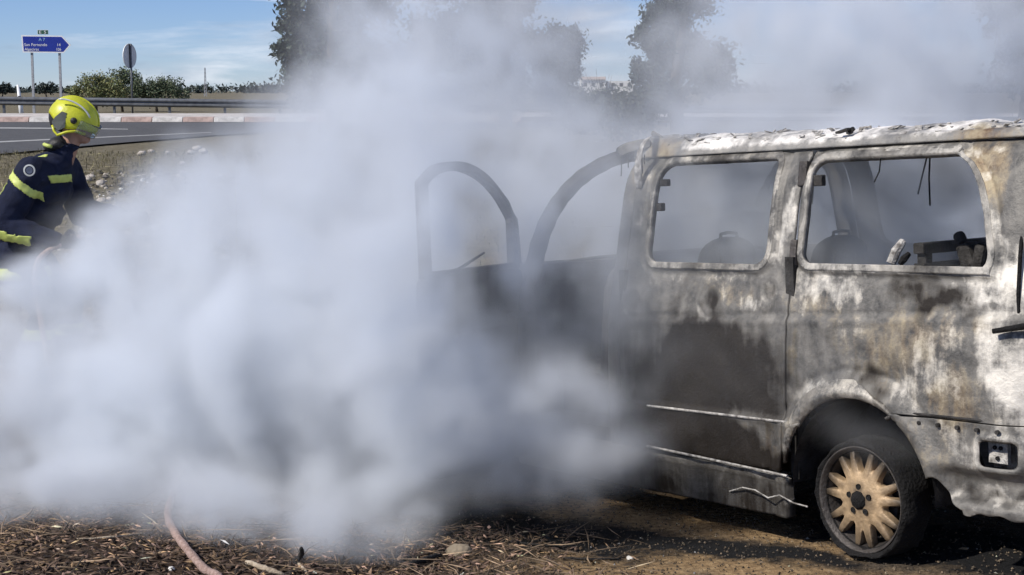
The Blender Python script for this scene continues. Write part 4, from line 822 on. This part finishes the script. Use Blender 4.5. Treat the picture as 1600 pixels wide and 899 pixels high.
# ------------------------------------------------------------------ firefighter
def union(name, balls, voxel, mt, parent=None, smooth_it=6, wrinkle=0, wseed=0, wscale=8):
    """one continuous skin over a chain of tapered limbs; balls = [(centre, radius or (rx,ry,rz))]"""
    bm = bmesh.new()
    for (c, r_) in balls:
        R_ = (r_, r_, r_) if not hasattr(r_, '__len__') else r_
        g = bmesh.ops.create_icosphere(bm, subdivisions=2, radius=1)
        for v in g['verts']: v.co = Vector((v.co.x*R_[0]+c[0], v.co.y*R_[1]+c[1], v.co.z*R_[2]+c[2]))
    me = bpy.data.meshes.new('tmp'); bm.to_mesh(me); bm.free(); o = bpy.data.objects.new('tmp', me); COL.objects.link(o)
    md = o.modifiers.new('r', 'REMESH'); md.mode = 'VOXEL'; md.voxel_size = voxel; md.adaptivity = 0
    sm = o.modifiers.new('s', 'SMOOTH'); sm.iterations = smooth_it; sm.factor = .5
    bpy.context.view_layer.update(); dg = bpy.context.evaluated_depsgraph_get(); nm = bpy.data.meshes.new_from_object(o.evaluated_get(dg)); bpy.data.objects.remove(o); bpy.data.meshes.remove(me); nm.name = name; nm.materials.clear()
    if wrinkle:
        n = len(nm.vertices); co = np.empty(n*3, np.float32); no = np.empty(n*3, np.float32); nm.vertices.foreach_get('co', co); nm.vertices.foreach_get('normal', no); co = co.reshape(-1, 3); no = no.reshape(-1, 3)
        d = wrinkle*(vnoise(co*np.array([1, 1, 1.6]), wscale, 3, wseed) - .6*np.abs(vnoise(co*np.array([1, 1, 1.3]), wscale*1.7, 2, wseed+3))); nm.vertices.foreach_set('co', (co+no*d[:, None]).astype(np.float32).ravel()); nm.update()
    nm.shade_smooth(); return link(name, nm, mt, parent)
def limb(pts):
    out = []
    for (a, ra), (b_, rb_) in zip(pts[:-1], pts[1:]):
        a, b_ = Vector(a), Vector(b_); L_ = (b_-a).length; n = max(2, int(L_/(min(ra, rb_)*.35)))
        out += [(a.lerp(b_, i/n), ra+(rb_-ra)*i/n) for i in range(n+1)]
    return out
NAVY = mat('navy_turnout_cloth', (.012, .017, .045), .85, 0, .4, 12, .5, 160, spec=.25); SKIN = mat('skin', (.36, .20, .14), .55, 0, .2, 10, .1); YEL = mat('helmet_yellow', (.58, .60, .03), .38, 0, .2, 9, .15, 30, spec=.5); LIME = mat('reflective_lime', (.56, .64, .16), .5, 0, .2, 20); SILV = mat('reflective_silver', (.62, .64, .62), .4, .2, .15, 20); BLK = mat('black_rubber', (.015, .015, .017), .6, 0, .3, 12, .2, 80); GLOV = mat('glove_leather', (.03, .03, .035), .8, 0, .3, 20, .4, 90)
gzf = ground_z(-2.95, 9.95); ff = empty('person', (-2.93, 10.0, gzf)); tag(ff, 'firefighter in navy turnout coat with lime stripes and a yellow helmet, stooping towards the van', 'person')
FO = Vector(ff.location)
def W(x, y, z):      # stooping: hips set back behind head and feet
    return Vector((x+float(np.interp(z, [.30, .62, 1.0, 1.25, 1.5, 1.62], [0, -.04, -.10, -.055, -.01, 0])), y, z)) - FO
neck = W(-2.775, 10, 1.615); head = W(-2.715, 10, 1.80)
shR, elR, wrR = W(-2.925, 9.80, 1.50), W(-3.055, 9.72, 1.185), W(-2.68, 9.70, 1.09); shL, elL, wrL = W(-2.83, 10.19, 1.50), W(-2.70, 10.27, 1.22), W(-2.36, 10.12, 1.20)
hipR, knR, anR = W(-2.98, 9.90, 1.0), W(-2.86, 9.87, .62), W(-3.02, 9.88, gzf+.10); hipL, knL, anL = W(-2.98, 10.10, 1.0), W(-2.78, 10.13, .63), W(-2.86, 10.14, gzf+.10)
def hand(wr, d, side):
    d = Vector(d).normalized(); up = Vector((0, 0, 1)); s_ = d.cross(up).normalized()*side; p = wr+d*.05; b = [(wr, .032), (wr+d*.03, .034), (p, (.042, .04, .038)), (p+d*.03, (.042, .04, .036))]
    for j, (off, L_) in enumerate(((-.033, .075), (-.011, .085), (.011, .08), (.033, .062))):
        a = p+d*.045+s_*0+up*off; b += limb([(a, .0115), (a+d*L_*.5+s_*.012, .0105), (a+d*L_*.62+s_*.045, .0095), (a+d*L_*.3+s_*.062, .0085)])
    a = p-d*.005+up*.035; b += limb([(a, .0135), (a+up*.03+s_*.025+d*.02, .012), (a+up*.02+s_*.055+d*.04, .0105)]); return b
hd = [(head+Vector((-.015, 0, .02)), (.098, .078, .112)), (head+Vector((.035, 0, -.045)), (.062, .06, .075)), (head+Vector((.052, 0, -.098)), (.04, .043, .030)), (head+Vector((.094, 0, -.018)), (.018, .016, .022)), (head+Vector((.110, 0, -.036)), (.016, .017, .013)), (head+Vector((.078, 0, .03)), (.022, .05, .014)), (head+Vector((.084, 0, -.071)), (.013, .024, .007)), (head+Vector((.083, 0, -.086)), (.013, .021, .008))]
for s_ in (-1, 1): hd += [(head+Vector((.066, s_*.038, -.03)), (.022, .02, .02)), (head+Vector((-.01, s_*.08, -.02)), (.02, .012, .032))]
tors = [(W(-2.98, 10, 1.0), (.12, .16, .10)), (W(-2.96, 10, 1.10), (.115, .15, .10)), (W(-2.92, 10, 1.24), (.12, .165, .12)), (W(-2.875, 10, 1.38), (.125, .18, .12)), (W(-2.845, 10, 1.48), (.11, .18, .10)), (W(-2.82, 10, 1.54), (.08, .12, .07))]
body = hd + tors + limb([(W(-2.80, 10, 1.54), .065), (neck, .06), (head+Vector((-.01, 0, -.06)), .058)])
for a, b_, c in ((shR, elR, wrR), (shL, elL, wrL)): body += limb([(W(-2.85, 10, 1.50).lerp(a, .5), .075), (a, .07), (a.lerp(b_, .5), .055), (b_, .045), (b_.lerp(c, .35), .043), (c, .03)])
for a, b_, c in ((hipR, knR, anR), (hipL, knL, anL)): body += limb([(a, .095), (a.lerp(b_, .5), .08), (b_, .058), (b_.lerp(c, .3), .058), (c, .04)]) + limb([(c, .042), (c+Vector((.16, 0, -.055)), .03)])
body += hand(wrR, (.95, .12, -.05), -1) + hand(wrL, (.9, -.3, 0), 1)
bd = union('body', body, .009, SKIN, ff, 4)
for s_ in (-1, 1):
    MB().lathe([(.001, .012), (.007, .009), (.0105, 0), (.007, -.009), (.001, -.012)], 10, 'Y', head+Vector((.080, s_*.030, .008))).build('eye', BLK, bd, True)
# coat
arms = []
for a, b_, c in ((shR, elR, wrR), (shL, elL, wrL)): arms.append(limb([(W(-2.86, 10, 1.49).lerp(a, .55), .112), (a, .115), (a.lerp(b_, .5), .103), (b_, .092), (b_.lerp(c, .5), .084), (c.lerp(b_, .06), .062)]))
coat_b = [(W(-3.0, 10, .86), (.185, .225, .10)), (W(-2.99, 10, .98), (.185, .22, .12)), (W(-2.965, 10, 1.10), (.185, .215, .12)), (W(-2.93, 10, 1.24), (.19, .22, .13)), (W(-2.90, 10, 1.38), (.19, .22, .13)), (W(-2.88, 10, 1.48), (.165, .21, .115)), (W(-2.935, 10, 1.45), (.14, .19, .12)), (W(-2.90, 10, 1.55), (.10, .14, .08)), (W(-2.84, 10, 1.56), (.115, .15, .08)), (W(-2.80, 10, 1.62), (.085, .09, .055)), (W(-2.775, 10, 1.655), (.082, .085, .04))] + arms[0] + arms[1]
coat = union('coat', coat_b, .0105, NAVY, ff, 5, .014, 4, 7)
tro = []
for a, b_, c in ((hipR, knR, anR), (hipL, knL, anL)): tro += limb([(a, .125), (a.lerp(b_, .5), .112), (b_, .092), (b_.lerp(c, .4), .092), (c+Vector((0, 0, .06)), .088)])
tr = union('trousers', tro+[(W(-2.985, 10, .98), (.14, .17, .12))], .012, NAVY, ff, 5, .012, 9, 7)
for c in (anR, anL): union('boot', limb([(c+Vector((0, 0, .13)), .068), (c+Vector((0, 0, .0)), .062), (c+Vector((.0, 0, -.04)), .055)]) + limb([(c+Vector((-.03, 0, -.055)), .045), (c+Vector((.08, 0, -.06)), .048), (c+Vector((.17, 0, -.065)), .038)]), .01, BLK, ff, 4)
for (wr, d, s_) in ((wrR, (.95, .12, -.05), -1), (wrL, (.9, -.3, 0), 1)):
    g = [(c, (tuple(q*1.12+.002 for q in r_) if hasattr(r_, '__len__') else r_*1.15+.002)) for c, r_ in hand(wr, d, s_)]; dv = Vector(d).normalized(); union('glove', g+limb([(wr-dv*.07, .05), (wr, .042)]), .006, GLOV, ff, 3)
def band(src, name, test, mt, off=.004):
    """a strip sewn on the cloth: follows the cloth's own surface"""
    bm = bmesh.new(); bm.from_mesh(src.data); bm.normal_update(); kill = [f for f in bm.faces if not test(f.calc_center_median(), f.normal)]; bmesh.ops.delete(bm, geom=kill, context='FACES')
    bmesh.ops.smooth_vert(bm, verts=[v for v in bm.verts if v.is_boundary], factor=.5, use_axis_x=True, use_axis_y=True, use_axis_z=True)
    for v in bm.verts: v.co += v.normal*off
    me = bpy.data.meshes.new(name); bm.to_mesh(me); bm.free(); me.shade_smooth(); o = link(name, me, mt, src); o.modifiers.new('t', 'SOLIDIFY').thickness = .004; return o
def seg(p, a, b_): d = b_-a; t_ = (p-a).dot(d)/d.length_squared; return t_, (p-a-d*t_).length
def near_side(a, b_, t0, t1, rmax): return lambda p, n: t0 < seg(p, a, b_)[0] < t1 and seg(p, a, b_)[1] < rmax and abs(p.y-(a.y+b_.y)/2) < .13
axT0, axT1 = W(-2.99, 10, .95), W(-2.87, 10, 1.50)
xc, zc = W(-2.96, 0, 0).x, W(0, 0, 1.425).z
band(coat, 'sleeve_stripe', lambda p, n: abs((p.z-zc)+.85*(p.x-xc)) < .032 and p.y < W(0, 9.88, 0).y and W(-3.10, 0, 0).x < p.x < W(-2.875, 0, 0).x, LIME)
band(coat, 'sleeve_stripe', lambda p, n: -.35 < seg(p, elR, wrR)[0] < .62 and seg(p, elR, wrR)[1] < .13 and p.y < W(0, 9.84, 0).y and n.z < -.2 and n.z > -.7 and p.z < W(0, 0, 1.16).z, LIME)
band(coat, 'arm_piping', lambda p, n: .34 < seg(p, shR, elR)[0] < .86 and seg(p, shR, elR)[1] < .13 and n.x < -.72 and p.y < W(0, 9.84, 0).y, LIME)
band(coat, 'chest_stripe', lambda p, n: W(0, 0, 1.44).z < p.z < W(0, 0, 1.49).z and n.x > -.2 and p.y < W(0, 9.98, 0).y and n.y < -.1 and W(-2.835, 0, 0).x < p.x < W(-2.735, 0, 0).x, LIME)
band(coat, 'shoulder_piping', lambda p, n: abs(p.y-W(0, 9.89, 0).y) < .016 and p.z > W(0, 0, 1.46).z and p.x < W(-2.86, 0, 0).x, LIME)
band(coat, 'hem_stripe', lambda p, n: W(0, 0, .84).z < p.z < W(0, 0, .91).z and seg(p, elR, wrR)[1] > .14, LIME); band(tr, 'leg_stripe', lambda p, n: W(0, 0, .46).z < p.z < W(0, 0, .53).z, LIME)
# round sleeve badge
bp_ = W(-2.905, 9.672, 1.525); bdg = MB().lathe([(.036, 0), (.036, -.004), (.027, -.005), (.027, 0)], 24, 'Y', bp_).build('badge', SILV, coat); MB().lathe([(.001, -.003), (.020, -.004), (.020, 0)], 20, 'Y', bp_).build('badge_crest', mat('badge_blue', (.08, .10, .16), .6, 0, .3, 60), bdg)
# helmet
hm = empty('helmet'); hm.parent = ff; hm.location = head+Vector((-.008, 0, .022)); hm.rotation_euler = (0, rad(27), 0)
def shell_pts(x0, x1, zlo, rx=.158, ry=.128, rz=.142, n=30, m=14):
    vs = []; fs = []
    for i in range(m+1):
        f = i/m
        for k in range(n):
            a = 2*math.pi*k/n; lo = zlo(math.cos(a)); th = f*(math.pi/2-lo)+lo
            r_ = math.cos(th); vs.append((rx*r_*math.cos(a)*(1.0 if math.cos(a) > 0 else 1.02), ry*r_*math.sin(a), rz*math.sin(th)))
    fs = [(i*n+k, i*n+(k+1) % n, (i+1)*n+(k+1) % n, (i+1)*n+k) for i in range(m) for k in range(n)]; return vs, fs
vs, fs = shell_pts(0, 0, lambda c: -.12 if c > .55 else (-.12-.30*min(1, (.55-c)/.5) if c > -.3 else -.42+.25*min(1, (-.3-c)/.5)))
o = link('shell', mesh('shell', vs, fs, True), YEL, hm); o.modifiers.new('t', 'SOLIDIFY').thickness = .006
cr_ = MB(); cr_.tube([(.158*math.cos(a), 0, .143*math.sin(a)) for a in np.linspace(.25, 2.75, 22)], .010, 8, sq=.6); cr_.build('crest', YEL, hm, True)
vs, fs = shell_pts(0, 0, lambda c: -.75, .150, .122, .135); q = [f for f in fs if all(vs[i][0] < -.01 and vs[i][2] < .045 for i in f)]; o = link('rear_cover', mesh('rear_cover', [(v[0]*1.035, v[1]*1.05, v[2]) for v in vs], q, True), BLK, hm); o.modifiers.new('t', 'SOLIDIFY').thickness = .006
for s_ in (-1, 1):
    pts = [(-.085, -.02), (-.06, .03), (-.03, .035), (-.015, -.01), (.0, -.05), (-.03, -.085), (-.06, -.08), (-.09, -.06)]; n = len(pts); vs = [(x, s_*(.128-.9*max(0, abs(x)-.0)**2*2), z) for x, z in pts]+[(x, s_*.098, z) for x, z in pts]; o = link('ear_guard', mesh('ear_guard', vs, [tuple(range(n)), tuple(range(2*n-1, n-1, -1))]+[(i, (i+1) % n, n+(i+1) % n, n+i) for i in range(n)]), mat('helmet_grey', (.09, .10, .09), .5, 0, .3, 10), hm)
    MB().tube([(.118, s_*.085, -.035), (.06, s_*.118, -.045), (.02, s_*.124, -.07), (-.025, s_*.118, -.115), (-.055, s_*.112, -.10), (-.08, s_*.105, -.075)], .0085, 8).build('edge_trim', YEL, hm, True)
    MB().tube([(-.02, s_*.112, -.10), (.02, s_*.085, -.135), (.055, s_*.045, -.158), (.06, 0, -.160)], .006, 6).build('chin_strap', BLK, hm, True)
for s_ in (-1, 1):
    MB().lathe([(.001, s_*.142), (.016, s_*.140), (.020, s_*.132), (.020, s_*.120)], 16, 'Y', (.03, 0, .012)).build('visor_pivot', BLK, hm, True)
    MB().tube([(.135*math.cos(a)-.01, s_*(.108+.012*math.sin(a)), .03+.085*math.sin(a)) for a in np.linspace(.5, 2.4, 12)], .006, 6).build('reflective_strip', SILV, hm, True)
VIS = bpy.data.materials.new('visor'); VIS.use_nodes = True; b_ = VIS.node_tree.nodes['Principled BSDF']; b_.inputs['Base Color'].default_value = (.75, .8, .8, 1); b_.inputs['Roughness'].default_value = .08; b_.inputs['Transmission Weight'].default_value = .92; b_.inputs['IOR'].default_value = 1.2
vs = []; 
for i in range(6):
    for k in range(17):
        a = -1.15+2.3*k/16; z = .035-.085*i/5; vs.append(((.168-.012*(i/5)**2)*math.cos(a), .138*math.sin(a), z))
o = link('visor', mesh('visor', vs, [(i*17+k, i*17+k+1, (i+1)*17+k+1, (i+1)*17+k) for i in range(5) for k in range(16)], True), VIS, hm); o.modifiers.new('t', 'SOLIDIFY').thickness = .003
nk = union('neck_guard', [(W(-2.815, 10, 1.675), (.075, .10, .05)), (W(-2.85, 10, 1.655), (.07, .10, .03))], .009, BLK, ff, 4); MB().tube([W(-2.90, 9.955, 1.672), W(-2.875, 9.91, 1.668), W(-2.84, 9.895, 1.66)], .012, 8).build('collar_flap', LIME, nk, True)
# hose: from the foreground to the branch pipe in his hands
HOSE = mat('hose_canvas', (.44, .32, .28), .85, 0, .3, 60, .6, 240, col2=(.26, .17, .14)); BRASS = mat('nozzle_metal', (.32, .30, .28), .4, .7, .3, 20)
hs = empty('fire_hose', on_z(318, 899, .05)); HO = Vector(hs.location); tag(hs, 'reddish fire hose running from the bottom edge into the smoke', 'hose')
pts = [np.array([-1.13, 5.4, ground_z(-1.13, 5.4)+.03])]
for (px, py) in ((345, 915), (318, 888), (292, 858), (272, 830), (262, 800)):
    d = 6.7
    for _ in range(40): p = at(px, py, d); d *= 1+(p[2]-ground_z(p[0], p[1])-.03)*.08
    pts.append(at(px, py, d))
for (x, y_) in ((-1.75, 8.1), (-2.2, 8.7), (-2.5, 9.1), (-2.72, 9.4)): pts.append(np.array([x, y_, ground_z(x, y_)+.03]))
pts += [np.array([-2.84, 9.56, .6]), np.array([-2.88, 9.62, .95]), np.array([-2.72, 9.69, 1.09]), np.array([-2.6, 9.75, 1.12])]
P = []
for i in range(len(pts)-1):
    p0, p1, p2, p3 = pts[max(i-1, 0)], pts[i], pts[i+1], pts[min(i+2, len(pts)-1)]
    for j in range(6): t_ = j/6; P.append(Vector(.5*((2*p1)+(-p0+p2)*t_+(2*p0-5*p1+4*p2-p3)*t_*t_+(-p0+3*p1-3*p2+p3)*t_**3))-HO)
MB().tube(P, [.0175+.0012*math.sin(i*1.7) for i in range(len(P))], 10).build('canvas_tube', HOSE, hs, True)
a = Vector(pts[-1])-HO; d = Vector((.35, .08, -.02)); MB().tube([a, a+d*.25, a+d*.3, a+d*.8, a+d], [.024, .026, .02, .018, .024], 12).build('nozzle', BRASS, hs, True)

# ------------------------------------------------------------------ smoke
def smoke(name, lo, hi, res, blobs, warp, col, dens, aniso=.25, nscale=.9, erode=.74):
    me = mesh(name, [(lo[0], lo[1], lo[2]), (hi[0], hi[1], hi[2]), (lo[0], hi[1], lo[2])], [(0, 1, 2)])
    o = bpy.data.objects.new(name, me); COL.objects.link(o)
    g = bpy.data.node_groups.new(name, 'GeometryNodeTree')
    g.interface.new_socket('Geometry', in_out='INPUT', socket_type='NodeSocketGeometry'); g.interface.new_socket('Geometry', in_out='OUTPUT', socket_type='NodeSocketGeometry')
    out = N(g, 'NodeGroupOutput'); vc = N(g, 'GeometryNodeVolumeCube'); lk = g.links.new
    vc.inputs['Min'].default_value = lo; vc.inputs['Max'].default_value = hi
    for k, q in zip(('X', 'Y', 'Z'), res): vc.inputs['Resolution '+k].default_value = q
    pos = N(g, 'GeometryNodeInputPosition')
    wn = N(g, 'ShaderNodeTexNoise', i_Scale=nscale, i_Detail=4.0, i_Roughness=.55); lk(pos.outputs[0], wn.inputs['Vector'])
    s1 = N(g, 'ShaderNodeVectorMath', operation='SUBTRACT'); s1.inputs[1].default_value = (.5, .5, .5); lk(wn.outputs['Color'], s1.inputs[0])
    s2 = N(g, 'ShaderNodeVectorMath', operation='SCALE'); s2.inputs['Scale'].default_value = warp; lk(s1.outputs[0], s2.inputs[0])
    wp = N(g, 'ShaderNodeVectorMath', operation='ADD'); lk(pos.outputs[0], wp.inputs[0]); lk(s2.outputs[0], wp.inputs[1])
    acc = None
    for (c, r, a, soft) in blobs:
        d = N(g, 'ShaderNodeVectorMath', operation='SUBTRACT'); d.inputs[1].default_value = c; lk(wp.outputs[0], d.inputs[0])
        q = N(g, 'ShaderNodeVectorMath', operation='DIVIDE'); q.inputs[1].default_value = r; lk(d.outputs[0], q.inputs[0])
        l = N(g, 'ShaderNodeVectorMath', operation='LENGTH'); lk(q.outputs[0], l.inputs[0])
        mr = N(g, 'ShaderNodeMapRange', interpolation_type='SMOOTHSTEP'); lk(l.outputs['Value'], mr.inputs['Value'])
        for k, v in ((1, 1.0), (2, 1-soft), (3, 0.0), (4, a)): mr.inputs[k].default_value = v
        if acc is None: acc = mr.outputs[0]
        else:
            ad = N(g, 'ShaderNodeMath', operation='ADD'); lk(acc, ad.inputs[0]); lk(mr.outputs[0], ad.inputs[1]); acc = ad.outputs[0]
    # billows: rounded cells over turbulent noise
    n2 = N(g, 'ShaderNodeTexNoise', i_Scale=nscale*2.9, i_Detail=7.0, i_Roughness=.66); lk(wp.outputs[0], n2.inputs['Vector'])
    w2 = N(g, 'ShaderNodeTexNoise', i_Scale=nscale*3.8, i_Detail=4.0, i_Roughness=.6); lk(pos.outputs[0], w2.inputs['Vector'])
    w3 = N(g, 'ShaderNodeVectorMath', operation='SCALE'); w3.inputs['Scale'].default_value = .45; lk(w2.outputs['Color'], w3.inputs[0])
    w4 = N(g, 'ShaderNodeVectorMath', operation='ADD'); lk(wp.outputs[0], w4.inputs[0]); lk(w3.outputs[0], w4.inputs[1])
    vo = N(g, 'ShaderNodeTexVoronoi', feature='SMOOTH_F1', i_Scale=3.3, i_Smoothness=.35); lk(w4.outputs[0], vo.inputs['Vector'])
    bi = N(g, 'ShaderNodeMapRange', i_1=.05, i_2=.75, i_3=.22, i_4=-.22); lk(vo.outputs['Distance'], bi.inputs[0])
    su = N(g, 'ShaderNodeMath', operation='ADD'); lk(n2.outputs[0], su.inputs[0]); lk(bi.outputs[0], su.inputs[1])
    m2 = N(g, 'ShaderNodeMapRange', interpolation_type='SMOOTHSTEP'); lk(su.outputs[0], m2.inputs['Value'])
    for k, v in ((1, .33), (2, .63), (3, 1-erode), (4, 1+erode)): m2.inputs[k].default_value = v
    mu = N(g, 'ShaderNodeMath', operation='MULTIPLY'); lk(acc, mu.inputs[0]); lk(m2.outputs[0], mu.inputs[1])
    mu2 = N(g, 'ShaderNodeMath', operation='MULTIPLY', i_1=dens); lk(mu.outputs[0], mu2.inputs[0])
    lk(mu2.outputs[0], vc.inputs['Density'])
    m = bpy.data.materials.new(name); m.use_nodes = True; t = m.node_tree; t.nodes.clear()
    pv = N(t, 'ShaderNodeVolumePrincipled'); mo = N(t, 'ShaderNodeOutputMaterial'); t.links.new(pv.outputs[0], mo.inputs['Volume'])
    pv.inputs['Color'].default_value = (*col, 1); pv.inputs['Density'].default_value = 1.0; pv.inputs['Anisotropy'].default_value = aniso
    sm = N(g, 'GeometryNodeSetMaterial'); sm.inputs['Material'].default_value = m
    lk(vc.outputs[0], sm.inputs['Geometry']); lk(sm.outputs[0], out.inputs[0])
    md = o.modifiers.new('smoke', 'NODES'); md.node_group = g; me.materials.append(m)
    return o
def sb(px, py, d, rx, ry, rz, a, soft=.62):
    p = at(px, py, d); return (tuple(p), (rx, ry, rz), a, soft)
B = [
 # thick white bank rolling along the ground in front of the firefighter
 sb(330, 640, 8.3, 1.2, .9, .85, 2.2), sb(70, 665, 8.4, 1.25, .9, .66, 2.2), sb(540, 600, 8.3, 1.0, .85, .9, 2.2), sb(420, 500, 8.8, 1.0, .8, .8, 1.7),
 sb(300, 790, 7.4, .80, .5, .36, 2.0), sb(440, 825, 7.0, .65, .42, .34, 2.3), sb(340, 830, 7.0, .4, .35, .24, 1.4), sb(590, 780, 7.5, .60, .45, .42, 1.9), sb(60, 765, 7.7, .85, .5, .34, 2.0), sb(170, 770, 7.6, .6, .45, .30, 1.8), sb(230, 700, 8.0, .7, .5, .4, 1.5),
 sb(560, 400, 9.0, .85, .8, .85, 1.5), sb(380, 390, 9.4, .9, .7, .7, 1.6), sb(270, 370, 9.6, .66, .6, .52, 1.4), sb(300, 290, 10.2, .5, .6, .40, .9), sb(220, 430, 9.3, .6, .5, .46, 1.4), sb(220, 530, 8.9, .6, .5, .4, 1.5),
 sb(110, 500, 9.1, .80, .45, .46, 1.7), sb(10, 545, 9.1, .55, .45, .42, 1.3), sb(140, 400, 9.15, .45, .3, .30, 1.7), sb(60, 455, 9.0, .55, .3, .28, 2.0), sb(120, 440, 9.0, .5, .3, .28, 1.6), sb(110, 795, 7.3, .8, .4, .22, 1.8), sb(-40, 790, 7.4, .5, .4, .22, 1.5),
 sb(640, 720, 8.0, .65, .5, .46, 1.8), sb(790, 670, 7.7, .66, .5, .44, 2.0), sb(900, 670, 7.4, .46, .4, .40, 1.8), sb(860, 725, 7.5, .70, .4, .28, 1.8), sb(965, 710, 7.3, .30, .3, .28, 1.2), sb(720, 760, 7.5, .5, .35, .25, 1.3),
 # veil before the open door and the side of the van
 sb(620, 430, 7.35, .40, .45, .9, 2.6), sb(700, 560, 7.5, .45, .4, .42, 1.2), sb(690, 320, 7.6, .4, .4, .6, .8), sb(780, 360, 7.9, .6, .5, .8, .70), sb(890, 430, 7.9, .52, .5, .8, .95), sb(985, 600, 7.3, .38, .3, .5, .28), sb(1120, 560, 6.9, .55, .3, .55, .10), sb(1320, 650, 6.75, .3, .22, .3, .35),
 sb(645, 540, 7.2, .36, .3, .5, 2.2), sb(640, 300, 7.4, .34, .3, .5, 2.2), sb(760, 630, 7.3, .5, .35, .36, 2.2), sb(860, 610, 7.3, .42, .3, .33, 1.1),
 sb(655, 330, 7.3, .22, .25, .5, 2.6),
 # smoke pouring out of the cab and rising
 sb(560, 250, 10.2, 1.2, 1.1, .85, 1.3), sb(600, 120, 10.8, .9, .9, .8, .6), sb(690, 60, 11.0, 1.4, 1.4, 1.1, .5), sb(790, 210, 10.8, 1.2, 1.3, .9, .6), sb(450, 330, 10.4, .85, .8, .6, .8),
 sb(900, 320, 9.6, .8, .9, .9, .9), sb(520, 200, 11.5, .7, .9, .5, .6), sb(740, 40, 12.5, 1.3, 1.4, 1.2, .25),
 # inside the cabin and behind it
 sb(1110, 340, 8.2, .85, .7, .75, 1.7), sb(1400, 350, 7.6, .8, .65, .65, 1.6), sb(1250, 330, 9.8, 1.5, .9, .9, 1.3), sb(1500, 330, 9.8, 1.5, .9, .9, 1.3),
 sb(1320, 90, 11.5, 1.9, 1.5, 1.0, .72), sb(1530, 90, 11.5, 1.8, 1.5, 1.2, .8), sb(1190, 60, 12.0, 1.0, 1.3, 1.1, .35), sb(960, 60, 12.5, 1.2, 1.4, 1.2, .14),
]
tag(smoke('smoke', (-5.2, 6.2, -.4), (6.2, 14.6, 4.2), (250, 184, 101), B, 1.0, (.92, .95, .992), 1.5), 'pale grey smoke pouring from the burnt van and rolling across the ground', 'smoke', kind='stuff')
